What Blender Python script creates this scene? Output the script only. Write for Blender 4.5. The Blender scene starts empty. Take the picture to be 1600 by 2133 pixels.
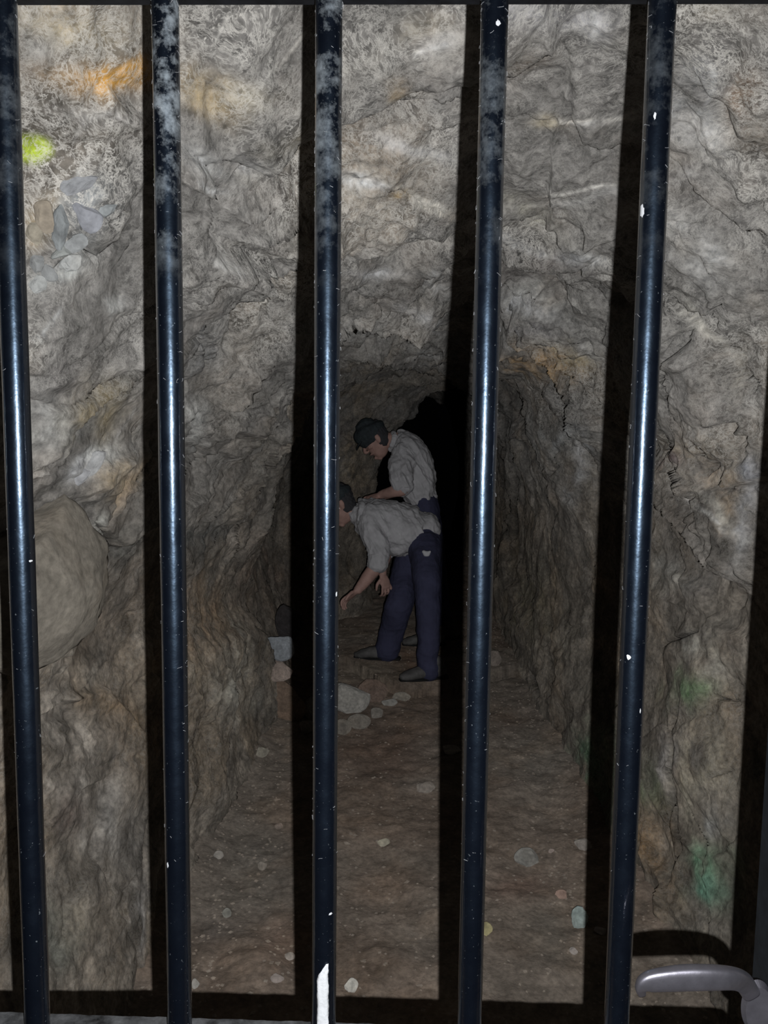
import bpy, bmesh, math, random
import numpy as np
from mathutils import Vector, Matrix

random.seed(7)
SC = bpy.context.scene
COL = SC.collection

# ------------------------------------------------------------------ camera
F = 1674.0
CAM = np.array([0.0607, -0.617, 1.5])
PIT, YAW, ROL = 0.1018, -0.0263, 0.0124
_cp, _sp, _cy, _sy = math.cos(PIT), math.sin(PIT), math.cos(YAW), math.sin(YAW)
FWD = np.array([_sy * _cp, _cy * _cp, -_sp])
_r0 = np.array([_cy, -_sy, 0.0])
_u0 = np.cross(_r0, FWD)
RGT = _r0 * math.cos(ROL) + _u0 * math.sin(ROL)
UPV = -_r0 * math.sin(ROL) + _u0 * math.cos(ROL)
cam = bpy.data.cameras.new('camera')
cam.sensor_fit = 'VERTICAL'
cam.sensor_height = 24.0
cam.lens = 24.0 * F / 2133.0
cam.clip_start = 0.01
co = bpy.data.objects.new('camera', cam)
COL.objects.link(co)
co.matrix_world = Matrix(((RGT[0], UPV[0], -FWD[0], CAM[0]), (RGT[1], UPV[1], -FWD[1], CAM[1]),
                          (RGT[2], UPV[2], -FWD[2], CAM[2]), (0, 0, 0, 1)))
SC.camera = co

# ------------------------------------------------------------------ world, flash, exposure
w = bpy.data.worlds.new('mine_dark')
SC.world = w
w.use_nodes = True
w.node_tree.nodes['Background'].inputs[0].default_value = (0.5, 0.5, 0.6, 1)
w.node_tree.nodes['Background'].inputs[1].default_value = 0.0006

fl = bpy.data.lights.new('camera_flash', 'AREA')
fl.shape = 'DISK'
fl.size = 0.004
fl.color = (0.97, 0.98, 1.0)
fl.energy = 47.0
fl.use_nodes = True
_nt = fl.node_tree
_em = [n for n in _nt.nodes if n.type == 'EMISSION'][0]
_fo = _nt.nodes.new('ShaderNodeLightFalloff')
_fo.inputs['Strength'].default_value = 1.0
_fo.inputs['Smooth'].default_value = 2.4
_nt.links.new(_fo.outputs['Quadratic'], _em.inputs['Strength'])
fo = bpy.data.objects.new('camera_flash', fl)
COL.objects.link(fo)
_fp = CAM + RGT * 0.0225 - UPV * 0.029 - FWD * 0.011
fo.matrix_world = Matrix(((RGT[0], UPV[0], -FWD[0], _fp[0]), (RGT[1], UPV[1], -FWD[1], _fp[1]),
                          (RGT[2], UPV[2], -FWD[2], _fp[2]), (0, 0, 0, 1)))
SC.view_settings.view_transform = 'Standard'
SC.view_settings.look = 'None'
SC.view_settings.exposure = 0.0
SC.view_settings.gamma = 1.0
SC.view_settings.use_curve_mapping = False

# ------------------------------------------------------------------ helpers
def at(px, py, zd):
    return CAM + zd * (FWD + RGT * (px - 800) / F + UPV * (1066.5 - py) / F)

def on_y(px, py, yp):
    d = FWD + RGT * (px - 800) / F + UPV * (1066.5 - py) / F
    return CAM + d * ((yp - CAM[1]) / d[1])

def on_floor(px, py, z=0.0):
    d = FWD + RGT * (px - 800) / F + UPV * (1066.5 - py) / F
    return CAM + d * ((z - CAM[2]) / d[2])

def project(P):
    d = P - CAM
    z = d @ FWD
    zz = np.where(z > 0.05, z, 0.05)
    return 800 + F * (d @ RGT) / zz, 1066.5 - F * (d @ UPV) / zz, z

def _hash(ix, iy, iz, seed):
    h = (ix.astype(np.uint32) * np.uint32(374761393) + iy.astype(np.uint32) * np.uint32(668265263)
         + iz.astype(np.uint32) * np.uint32(2147483647 // 3 * 2 + 1) + np.uint32(seed * 7919 + 13))
    h = (h ^ (h >> np.uint32(13))) * np.uint32(1274126177)
    h = (h ^ (h >> np.uint32(16))) * np.uint32(2246822519)
    return (h ^ (h >> np.uint32(15)))

def vnoise(P, seed=0):
    I = np.floor(P).astype(np.int64)
    f = (P - I).astype(np.float32)
    I = I + 100000
    u = f * f * f * (f * (f * 6 - 15) + 10)
    out = np.zeros(len(P), np.float32)
    for dx in (0, 1):
        wx = u[:, 0] if dx else 1 - u[:, 0]
        for dy in (0, 1):
            wy = u[:, 1] if dy else 1 - u[:, 1]
            for dz in (0, 1):
                wz = u[:, 2] if dz else 1 - u[:, 2]
                h = _hash(I[:, 0] + dx, I[:, 1] + dy, I[:, 2] + dz, seed)
                out += wx * wy * wz * (h.astype(np.float32) / np.float32(4294967295.0))
    return out * 2 - 1

def fbm(P, octv=4, seed=0, gain=0.5):
    a, s, o = 1.0, 0.0, np.zeros(len(P), np.float32)
    for k in range(octv):
        o += a * vnoise(P, seed + k)
        s += a
        P = P * 2.03 + 17.3
        a *= gain
    return o / s * 1.6

def ridged(P, octv=4, seed=0):
    a, s, o = 1.0, 0.0, np.zeros(len(P), np.float32)
    for k in range(octv):
        o += a * (1 - np.abs(vnoise(P, seed + k)) * 2)
        s += a
        P = P * 2.1 + 9.1
        a *= 0.5
    return o / s

def facets(P, seed=0):
    """tilted planar facets: each cell of a jittered lattice carries its own plane"""
    I = np.floor(P).astype(np.int64)
    best = np.full(len(P), 9e9, np.float32)
    sec = np.full(len(P), 9e9, np.float32)
    val = np.zeros(len(P), np.float32)
    for dx in (-1, 0, 1):
        for dy in (-1, 0, 1):
            for dz in (-1, 0, 1):
                J = I + np.array([dx, dy, dz])
                K = J + 100000
                h1 = _hash(K[:, 0], K[:, 1], K[:, 2], seed).astype(np.float32) / 4294967295.0
                h2 = _hash(K[:, 0], K[:, 1], K[:, 2], seed + 31).astype(np.float32) / 4294967295.0
                h3 = _hash(K[:, 0], K[:, 1], K[:, 2], seed + 57).astype(np.float32) / 4294967295.0
                h4 = _hash(K[:, 0], K[:, 1], K[:, 2], seed + 91).astype(np.float32) / 4294967295.0
                rx = (P[:, 0] - J[:, 0] - h1).astype(np.float32)
                ry = (P[:, 1] - J[:, 1] - h2).astype(np.float32)
                rz = (P[:, 2] - J[:, 2] - h3).astype(np.float32)
                d = rx * rx + ry * ry + rz * rz
                v = (h4 - .5) + rx * (h2 - .5) * 1.6 + ry * (h3 - .5) * 1.6 + rz * (h1 - .5) * 1.6
                m = d < best
                sec = np.where(m, best, np.minimum(sec, d))
                val = np.where(m, v, val)
                best = np.where(m, d, best)
    return val, np.sqrt(sec) - np.sqrt(best)

def sstep(a, b, x):
    t = np.clip((x - a) / (b - a), 0, 1)
    return t * t * (3 - 2 * t)

def new_obj(name, me, parent=None):
    o = bpy.data.objects.new(name, me)
    COL.objects.link(o)
    if parent is not None:
        o.parent = parent
    return o

def tag(o, label=None, cat=None, group=None, kind=None):
    for k, v in (('label', label), ('category', cat), ('group', group), ('kind', kind)):
        if v:
            o[k] = v
    return o

def empty(name, loc, label, cat, group=None):
    o = bpy.data.objects.new(name, None)
    o.empty_display_size = 0.05
    COL.objects.link(o)
    o.location = [float(c) for c in loc]
    return tag(o, label, cat, group)

def child(name, me, root, mat=None):
    """mesh given in world coordinates becomes a part of root"""
    o = new_obj(name, me, root)
    o.matrix_parent_inverse = Matrix.Translation(-Vector(root_loc(root)))
    if mat and not me.materials:
        me.materials.append(mat)
    return o

def root_loc(r):
    v = Vector(r.location)
    return v

def mesh_from(V, Q, name='m', smooth=True):
    me = bpy.data.meshes.new(name)
    V = np.asarray(V, np.float32)
    Q = np.asarray(Q, np.int32)
    k = Q.shape[1]
    me.vertices.add(len(V))
    me.vertices.foreach_set('co', V.ravel())
    me.loops.add(len(Q) * k)
    me.loops.foreach_set('vertex_index', Q.ravel())
    me.polygons.add(len(Q))
    me.polygons.foreach_set('loop_start', np.arange(0, len(Q) * k, k, dtype=np.int32))
    me.polygons.foreach_set('use_smooth', np.full(len(Q), smooth))
    me.update(calc_edges=True)
    return me

def add_attr(me, name, arr):
    a = me.attributes.new(name, 'FLOAT_COLOR', 'POINT')
    if arr.ndim == 1:
        arr = np.repeat(arr[:, None], 3, 1)
    c = np.ones((len(arr), 4), np.float32)
    c[:, :3] = arr
    a.data.foreach_set('color', c.ravel())

# ------------------------------------------------------------------ materials
def newmat(name):
    m = bpy.data.materials.new(name)
    m.use_nodes = True
    nt = m.node_tree
    b = nt.nodes['Principled BSDF']
    return m, nt, b

def N(nt, t, **kw):
    n = nt.nodes.new(t)
    for k, v in kw.items():
        if k in n.inputs:
            n.inputs[k].default_value = v
        else:
            setattr(n, k, v)
    return n

def mathn(nt, op, a, b=None, clamp=False):
    n = nt.nodes.new('ShaderNodeMath')
    n.operation = op
    n.use_clamp = clamp
    for i, v in enumerate((a, b)):
        if v is None:
            continue
        if isinstance(v, (int, float)):
            n.inputs[i].default_value = v
        else:
            nt.links.new(v, n.inputs[i])
    return n.outputs[0]

def mixc(nt, fac, a, b, mode='MIX'):
    n = nt.nodes.new('ShaderNodeMix')
    n.data_type = 'RGBA'
    n.blend_type = mode
    for i, v in ((0, fac), (6, a), (7, b)):
        if isinstance(v, (int, float)):
            n.inputs[i].default_value = v
        elif isinstance(v, tuple):
            n.inputs[i].default_value = v + (1,) if len(v) == 3 else v
        else:
            nt.links.new(v, n.inputs[i])
    return n.outputs[2]

def ramp(nt, src, lo, hi):
    n = nt.nodes.new('ShaderNodeMapRange')
    n.inputs[1].default_value = lo
    n.inputs[2].default_value = hi
    nt.links.new(src, n.inputs[0])
    return n.outputs[0]

def noise(nt, vec, scale, detail=4, rough=0.55, dist=0.0):
    n = N(nt, 'ShaderNodeTexNoise', Scale=scale, Detail=detail, Roughness=rough, Distortion=dist)
    nt.links.new(vec, n.inputs['Vector'])
    return n.outputs['Fac']

def rock_material(name, attr=True, base=(0.2, 0.18, 0.155), bump=0.010, veins=True, rough=0.85):
    m, nt, b = newmat(name)
    geo = N(nt, 'ShaderNodeNewGeometry')
    pos = geo.outputs['Position']
    if attr:
        at_ = N(nt, 'ShaderNodeAttribute', attribute_name='tint')
        col = at_.outputs['Color']
        vm = N(nt, 'ShaderNodeAttribute', attribute_name='vein').outputs['Fac']
    else:
        rgb = N(nt, 'ShaderNodeRGB')
        rgb.outputs[0].default_value = base + (1,)
        col = rgb.outputs[0]
        vm = None
    # warped coordinates
    wn = N(nt, 'ShaderNodeTexNoise', Scale=7.0, Detail=3.0)
    nt.links.new(pos, wn.inputs['Vector'])
    vm1 = N(nt, 'ShaderNodeVectorMath', operation='MULTIPLY_ADD')
    nt.links.new(wn.outputs['Color'], vm1.inputs[0])
    vm1.inputs[1].default_value = (0.12, 0.12, 0.12)
    nt.links.new(pos, vm1.inputs[2])
    wp = vm1.outputs[0]
    n1 = noise(nt, wp, 14, 6, 0.62)
    n2 = noise(nt, pos, 70, 5, 0.6)
    n3 = noise(nt, wp, 4.0, 4, 0.55)
    f = mathn(nt, 'MULTIPLY', ramp(nt, n1, 0.32, 0.68), 0.85 if veins else 0.5)
    f = mathn(nt, 'ADD', f, 0.55 if veins else 0.75)
    c = mixc(nt, 1.0, col, f, 'MULTIPLY')
    f2 = mathn(nt, 'ADD', mathn(nt, 'MULTIPLY', ramp(nt, n2, 0.32, 0.68), 0.8 if veins else 0.5), 0.6 if veins else 0.75)
    c = mixc(nt, 1.0, c, f2, 'MULTIPLY')
    c = mixc(nt, mathn(nt, 'MULTIPLY', ramp(nt, n3, 0.5, 0.7), 0.25), c, mixc(nt, 1.0, c, (1.25, 0.98, 0.72), 'MULTIPLY'))
    if veins and vm is not None:
        tot = None
        for sc, pw, am, sd in ((7.0, .016, 1.0, 0.0), (16.0, .022, 1.0, 3.1), (34.0, .040, 1.0, 7.7), (70.0, .06, .8, 11.3)):
            mp = N(nt, 'ShaderNodeVectorMath', operation='ADD')
            nt.links.new(wp, mp.inputs[0])
            mp.inputs[1].default_value = (sd, sd * 2, -sd)
            nn = noise(nt, mp.outputs[0], sc, 10, 0.66, 0.0)
            d = mathn(nt, 'ABSOLUTE', mathn(nt, 'SUBTRACT', nn, 0.5))
            v = mathn(nt, 'SUBTRACT', 1.0, ramp(nt, d, 0.0, pw), True)
            v = mathn(nt, 'MULTIPLY', v, v)
            brk = ramp(nt, noise(nt, mp.outputs[0], sc * 1.7 + 9, 3, 0.6), 0.33, 0.50)
            v = mathn(nt, 'MULTIPLY', mathn(nt, 'MULTIPLY', v, brk), am)
            tot = v if tot is None else mathn(nt, 'MAXIMUM', tot, v)
        spk = ramp(nt, noise(nt, pos, 110, 4, 0.7), 0.60, 0.66)
        tot = mathn(nt, 'MAXIMUM', tot, mathn(nt, 'MULTIPLY', spk, ramp(nt, noise(nt, wp, 9.0, 5, 0.65), 0.50, 0.60)))
        pm = ramp(nt, noise(nt, pos, 6.0, 4, 0.6), 0.40, 0.62)
        k = mathn(nt, 'MULTIPLY', mathn(nt, 'MULTIPLY', tot, vm), mathn(nt, 'ADD', mathn(nt, 'MULTIPLY', pm, 0.75), 0.42), True)
        c = mixc(nt, mathn(nt, 'MULTIPLY', k, 0.85), c, (0.74, 0.71, 0.65))
    nt.links.new(c, b.inputs['Base Color'])
    b.inputs['Roughness'].default_value = rough
    b.inputs['Diffuse Roughness'].default_value = 1.0
    b.inputs['Specular IOR Level'].default_value = 0.25
    h1 = noise(nt, wp, 28, 10, 0.70)
    h2 = noise(nt, pos, 150, 4, 0.6)
    h = mathn(nt, 'ADD', h1, mathn(nt, 'MULTIPLY', h2, 0.18))
    bp = N(nt, 'ShaderNodeBump', Strength=1.0, Distance=bump)
    nt.links.new(h, bp.inputs['Height'])
    nt.links.new(bp.outputs[0], b.inputs['Normal'])
    return m

def simple(name, col, rough=0.6, spec=0.3, bump=0.0, bscale=200, metal=0.0, var=0.0, vscale=20):
    m, nt, b = newmat(name)
    geo = N(nt, 'ShaderNodeNewGeometry')
    if var > 0:
        n = noise(nt, geo.outputs['Position'], vscale, 4, 0.6)
        f = mathn(nt, 'ADD', mathn(nt, 'MULTIPLY', ramp(nt, n, 0.3, 0.7), 2 * var), 1 - var)
        nt.links.new(mixc(nt, 1.0, col, f, 'MULTIPLY'), b.inputs['Base Color'])
    else:
        b.inputs['Base Color'].default_value = col + (1,)
    b.inputs['Roughness'].default_value = rough
    b.inputs['Metallic'].default_value = metal
    b.inputs['Specular IOR Level'].default_value = spec
    if bump > 0:
        n = noise(nt, geo.outputs['Position'], bscale, 4, 0.6)
        bp = N(nt, 'ShaderNodeBump', Strength=1.0, Distance=bump)
        nt.links.new(n, bp.inputs['Height'])
        nt.links.new(bp.outputs[0], b.inputs['Normal'])
    return m

M_ROCK = rock_material('rock_wall')
M_DIRT = rock_material('dirt_floor', veins=False, bump=0.012, rough=0.9)

def paint_black(name, dusty=True):
    m, nt, b = newmat(name)
    geo = N(nt, 'ShaderNodeNewGeometry')
    pos = geo.outputs['Position']
    at_ = N(nt, 'ShaderNodeAttribute', attribute_name='dust')
    at_.attribute_type = 'OBJECT'
    dz = at_.outputs['Fac']
    sep = N(nt, 'ShaderNodeSeparateXYZ')
    nt.links.new(pos, sep.inputs[0])
    hz = ramp(nt, sep.outputs[2], 1.60, 1.74)
    big = ramp(nt, noise(nt, pos, 38, 6, 0.7), 0.48, 0.68)
    dust = mathn(nt, 'MULTIPLY', mathn(nt, 'MULTIPLY', big, hz), dz)
    # fine scratches and specks
    sp = noise(nt, pos, 420, 2, 0.5)
    spk = mathn(nt, 'MULTIPLY', ramp(nt, sp, 0.70, 0.76), 0.45)
    tot = mathn(nt, 'MAXIMUM', mathn(nt, 'MULTIPLY', dust, 0.9), spk, True)
    c = mixc(nt, tot, (0.0035, 0.0048, 0.0085), (0.27, 0.30, 0.32))
    nt.links.new(c, b.inputs['Base Color'])
    r = mathn(nt, 'ADD', mathn(nt, 'MULTIPLY', ramp(nt, noise(nt, pos, 60, 5, 0.6), 0.3, 0.7), 0.10), 0.27)
    r = mathn(nt, 'ADD', r, mathn(nt, 'MULTIPLY', tot, 0.35))
    nt.links.new(r, b.inputs['Roughness'])
    b.inputs['Specular IOR Level'].default_value = 1.0
    b.inputs['Specular Tint'].default_value = (0.50, 0.72, 1.0, 1)
    b.inputs['Coat Weight'].default_value = 1.0
    b.inputs['Coat Roughness'].default_value = 0.105
    b.inputs['Coat IOR'].default_value = 1.8
    h = mathn(nt, 'ADD', noise(nt, pos, 70, 3, 0.5), mathn(nt, 'MULTIPLY', noise(nt, pos, 600, 2, 0.5), 0.12))
    bp = N(nt, 'ShaderNodeBump', Strength=0.35, Distance=0.0012)
    nt.links.new(h, bp.inputs['Height'])
    nt.links.new(bp.outputs[0], b.inputs['Normal'])
    nt.links.new(bp.outputs[0], b.inputs['Coat Normal'])
    return m

M_BLACK = paint_black('black_gloss_paint')
M_POST = simple('post_dark_grey_paint', (0.014, 0.017, 0.021), 0.6, 0.3, 0.0003, 300, var=0.3, vscale=60)
M_RAIL = simple('rail_dusty_black_paint', (0.012, 0.013, 0.016), 0.5, 0.4, 0.0004, 200, var=0.5, vscale=60)
M_CHROME = simple('worn_grey_metal', (0.36, 0.35, 0.40), 0.42, 0.5, 0.0002, 120, metal=0.85, var=0.15, vscale=80)
M_DUSTY = simple('rail_top_dust', (0.075, 0.077, 0.08), 0.85, 0.2, 0.0006, 200, var=0.9, vscale=55)
M_TAPE = simple('white_shiny_strip', (0.85, 0.87, 0.9), 0.3, 0.6, 0.0010, 140, var=0.1)
M_LINT = simple('pale_lint', (0.75, 0.77, 0.8), 0.7, 0.4)
M_SHIRT = simple('dusty_white_cotton', (0.56, 0.55, 0.56), 0.9, 0.2, 0.006, 22, var=0.14, vscale=14)
M_TROUS = simple('navy_work_cloth', (0.062, 0.064, 0.115), 0.9, 0.2, 0.004, 40, var=0.2, vscale=9)
M_SKIN = simple('painted_skin', (0.50, 0.31, 0.26), 0.6, 0.3, 0.001, 60, var=0.15, vscale=25)
M_CAP = simple('dark_cap_cloth', (0.045, 0.055, 0.06), 0.85, 0.2, 0.003, 60, var=0.3, vscale=40)
M_HAIR = simple('grey_hair', (0.06, 0.06, 0.065), 0.8, 0.2, 0.003, 120)
M_SHOE = simple('dusty_leather', (0.13, 0.125, 0.12), 0.7, 0.3, 0.002, 60, var=0.3)
M_SOLE = simple('dark_shoe_sole', (0.02, 0.02, 0.02), 0.8, 0.2)
M_EYE = simple('dark_eye', (0.03, 0.02, 0.02), 0.3, 0.5)

# ------------------------------------------------------------------ tunnel shell
NY, NA = 860, 960
Zs = 0.66 * np.exp(np.linspace(0, math.log(12.5 / 0.66), NY))      # distance from the camera
ys = Zs + CAM[1]

prof = np.array([(-0.93, -0.10), (-0.97, 0.15), (-1.03, 0.45), (-1.05, 0.80), (-1.0, 1.15), (-0.88, 1.45), (-0.66, 1.74),
                 (-0.36, 1.96), (0.0, 2.05), (0.36, 2.01), (0.66, 1.83), (0.88, 1.52), (1.0, 1.15), (1.02, 0.80),
                 (0.97, 0.45), (0.89, 0.15), (0.85, -0.10)])

def catmull(P, sub):
    P = np.asarray(P, float)
    E = np.vstack([2 * P[0] - P[1], P, 2 * P[-1] - P[-2]])
    out = []
    for i in range(1, len(E) - 2):
        for s in range(sub):
            t = s / sub
            out.append(0.5 * ((2 * E[i]) + (E[i + 1] - E[i - 1]) * t + (2 * E[i - 1] - 5 * E[i] + 4 * E[i + 1] - E[i + 2]) * t * t
                              + (3 * E[i] - 3 * E[i + 1] + E[i + 2] - E[i - 1]) * t ** 3))
    out.append(P[-1])
    return np.array(out)

pc = catmull(prof, 20)
L = np.concatenate([[0], np.cumsum(np.hypot(*(np.diff(pc, axis=0) * [0.86, 1]).T))])
tt = np.linspace(0, L[-1], NA)
PU, PZ = np.interp(tt, L, pc[:, 0]), np.interp(tt, L, pc[:, 1])

def lerp_tab(tab, y):
    tab = np.array(tab)
    return np.interp(y, tab[:, 0], tab[:, 1])

xl = lerp_tab([(0, -.80), (.5, -.70), (1, -.67), (2.5, -.70), (4.9, -.76), (5.3, -.64), (5.8, -.28), (6.25, -.20), (6.6, -.55), (12, -.5)], ys)
xr = lerp_tab([(0, 1.02), (1.5, .99), (3.5, .90), (5, .90), (6.4, .90), (8, .95), (12, .9)], ys)
zt = lerp_tab([(0, 1.12), (.6, 1.01), (1.5, 1.0), (3, .995), (5, .96), (6.2, .89), (6.6, 1.02), (12, 1.0)], ys)
k = np.ones(15) / 15
sm = lambda a: np.convolve(np.pad(a, 7, mode='edge'), k, 'valid')
xl, xr, zt = sm(xl), sm(xr), sm(zt)
cx, hw = (xl + xr) / 2, (xr - xl) / 2
X = cx[:, None] + hw[:, None] * PU[None, :]
Y = np.repeat(ys[:, None], NA, 1)
Z = PZ[None, :] * (1 + (zt[:, None] - 1) * np.clip(PZ[None, :] / 2, 0, 1))
P = np.stack([X, Y, Z], -1)

def grid_normals(P):
    dy = np.gradient(P, axis=0)
    da = np.gradient(P, axis=1)
    n = np.cross(dy, da)
    n /= np.linalg.norm(n, axis=-1, keepdims=True) + 1e-9
    return n

NRM = grid_normals(P)
mid = np.stack([cx[:, None] + 0 * X, Y, 1.1 + 0 * X], -1)
if ((mid - P) * NRM).sum() < 0:
    NRM = -NRM
V = P.reshape(-1, 3)
NV = NRM.reshape(-1, 3)
Vf = V.astype(np.float32)

warp = np.stack([fbm(Vf * 1.7 + 5, 2, 70), fbm(Vf * 1.7 + 15, 2, 72), fbm(Vf * 1.7 + 25, 2, 74)], -1)
W = Vf + 0.16 * warp
d = 0.065 * fbm(W * 1.5, 3, 1)
d += 0.036 * fbm(W * 3.8, 4, 11)
fv, fe = facets(W * np.array([3.6, 3.0, 3.6], np.float32), 3)
d += 0.034 * fv * sstep(0, .05, fe)
fv2, fe2 = facets((W + 0.03 * warp[:, ::-1]) * np.array([9.5, 7.0, 9.5], np.float32), 8)
d += 0.011 * fv2 * sstep(0, .10, fe2)
# bedding that dips along the heading
ST = np.stack([W[:, 0] * 2.6 + W[:, 2] * 2.0, W[:, 1] * 2.0 - W[:, 2] * 3.4, W[:, 2] * 8.0 + W[:, 1] * 2.8], -1)
d += 0.012 * ridged(ST * 1.4, 4, 21)
d += 0.006 * fbm(Vf * 26, 3, 41)
tc = np.clip(Zs / 1.2, .35, 1.0)
d = d * np.repeat(tc, NA) * (1 - .38 * sstep(1.5, 1.0, V[:, 2]))
# stepped arches left by the blasting rounds
ang = np.repeat(np.linspace(-1, 1, NA)[None, :], NY, 0).ravel()
yy = V[:, 1] + 0.30 * fbm(np.stack([ang * 2.6, ang * 0 + 3.3, V[:, 1] * .3], -1), 3, 91) - 0.25 * np.abs(ang)
for y0, ln, amp in ((1.95, 0.55, 0.05), (3.25, 0.6, 0.05), (4.35, 0.5, 0.06), (5.3, .4, .07)):
    s = np.where(yy < y0, np.exp((yy - y0) / ln), np.exp(-(yy - y0) / 0.035))
    d += amp * s * (0.75 + 0.5 * vnoise(np.stack([ang * 3, ang * 0 + y0, ang * 0], -1), 5)) * sstep(-.95, -.6, ang * 0 + V[:, 2] - 1.0)
V = V + NV * d[:, None]

# ---- ledges, folds and cracks (drawn where the photograph shows them, cut into the rock as relief)
def poly_dist(px, py, pts):
    best = np.full(px.shape, 1e9)
    side = np.zeros(px.shape)
    tpar = np.zeros(px.shape)
    n = len(pts) - 1
    for i in range(n):
        ax, ay = pts[i]
        bx, by = pts[i + 1]
        dx, dy = bx - ax, by - ay
        l2 = dx * dx + dy * dy
        t = np.clip(((px - ax) * dx + (py - ay) * dy) / l2, 0, 1)
        qx, qy = px - ax - t * dx, py - ay - t * dy
        dd = np.hypot(qx, qy)
        m = dd < best
        side = np.where(m, np.sign(dx * (py - ay) - dy * (px - ax)), side)   # + : right of the direction of travel
        tpar = np.where(m, (i + t) / n, tpar)
        best = np.where(m, dd, best)
    return best, side, tpar

px, py, pz = project(V)
inview = (pz > .3) & (px > -150) & (px < 1750) & (py > -150) & (py < 2300)
jit = 12 * fbm(V.astype(np.float32) * 9, 3, 55)
jit2 = 12 * fbm(V.astype(np.float32) * 9 + 40, 3, 56)
# (points, raised side (+1 right of travel, -1 left), amplitude m, fall length px)
LEDGES = [
    ([(515, 1240), (495, 1120), (505, 980), (545, 880), (575, 780), (600, 680), (650, 612), (710, 580), (800, 592), (880, 622), (940, 660)], -1, .17, 130),
    ([(1040, 505), (1110, 515), (1180, 530), (1245, 585)], -1, .030, 60),
    ([(1030, 692), (1120, 680), (1195, 712), (1232, 775), (1256, 850), (1262, 930)], -1, .13, 100),
    ([(700, 742), (800, 725), (870, 742), (960, 760), (1040, 752), (1085, 790)], -1, .09, 70),
    ([(1390, 640), (1440, 690), (1500, 712), (1540, 770), (1556, 850), (1545, 960)], 1, .085, 120),
    ([(1365, 950), (1410, 1012), (1480, 1085), (1520, 1135), (1575, 1220)], -1, .11, 90),
    ([(1385, 1180), (1460, 1230), (1500, 1290), (1570, 1340)], 1, .03, 60),
    ([(492, 1265), (515, 1330), (535, 1400), (552, 1480), (520, 1560), (460, 1650), (420, 1760)], 1, .09, 90),
    ([(140, 1020), (205, 945), (260, 930), (300, 905)], 1, .025, 60),
    ([(205, 1150), (250, 1090), (300, 1060), (400, 1010)], -1, .05, 80),
    ([(180, 870), (330, 640), (420, 560)], 1, .02, 60),
    ([(320, 340), (400, 366), (468, 398), (520, 372), (600, 352)], -1, .032, 70),
    ([(60, 250), (150, 205), (230, 225), (300, 262)], -1, .02, 60),
    ([(710, 378), (800, 392), (870, 425), (950, 462)], -1, .018, 60),
    ([(1050, 400), (1130, 440), (1180, 470), (1260, 500)], 1, .018, 60),
    ([(1390, 480), (1470, 520), (1530, 600), (1600, 640)], -1, .02, 60),
    ([(420, 545), (500, 560), (600, 545), (720, 500)], -1, .02, 55),
    ([(1050, 330), (1150, 380), (1300, 385)], -1, .014, 55),
    ([(400, 700), (470, 720), (500, 800), (470, 900), (400, 960)], 1, .03, 70),
    ([(80, 1450), (200, 1440), (290, 1560), (320, 1700)], 1, .03, 80),
    ([(1360, 1700), (1330, 1780), (1390, 1850), (1400, 1950)], 1, .05, 50),
    ([(1085, 830), (1070, 1000), (1060, 1150), (1080, 1300)], 1, .05, 50),
]
dd = np.zeros(len(V), np.float32)
idx = np.where(inview)[0]
qx, qy = px[idx] + .7 * jit[idx], py[idx] + .7 * jit2[idx]
acc = np.zeros(len(idx))
for pts, sd, amp, fall in LEDGES:
    dist, side, tp = poly_dist(qx, qy, pts)
    endf = np.clip(np.minimum(tp, 1 - tp) * 7 + 0.05, 0, 1)
    s = side * sd
    acc += np.where(s > 0, np.exp(-dist / fall), np.exp(-dist / (14.0 if amp > .1 else 8.0))) * amp * endf
# smooth pads and hollows (px, py, rx, ry, turn, amount)
PADS = [(90, 700, 130, 90, -40, .03), (420, 1400, 110, 120, 10, .05), (160, 1600, 120, 200, 0, .03), (1180, 1000, 90, 200, 5, .04),
        (1450, 800, 90, 160, -15, .03), (560, 430, 120, 60, 10, .03), (1150, 300, 130, 90, 0, .02), (820, 330, 110, 90, 0, .025),
        (1440, 1600, 90, 250, 5, .03), (1350, 1790, 45, 90, 0, -.06), (1110, 560, 100, 40, 5, -.03), (560, 1060, 50, 160, 0, -.05),
        (150, 255, 90, 30, 5, .02), (780, 660, 100, 40, 5, -.03), (1130, 730, 90, 40, 10, .03)]
for ax, ay, rx, ry, th, am in PADS:
    c, s = math.cos(math.radians(th)), math.sin(math.radians(th))
    u, v = (qx - ax) * c + (qy - ay) * s, -(qx - ax) * s + (qy - ay) * c
    acc += am * np.exp(-((u / rx) ** 2 + (v / ry) ** 2) ** 1.6)
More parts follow.
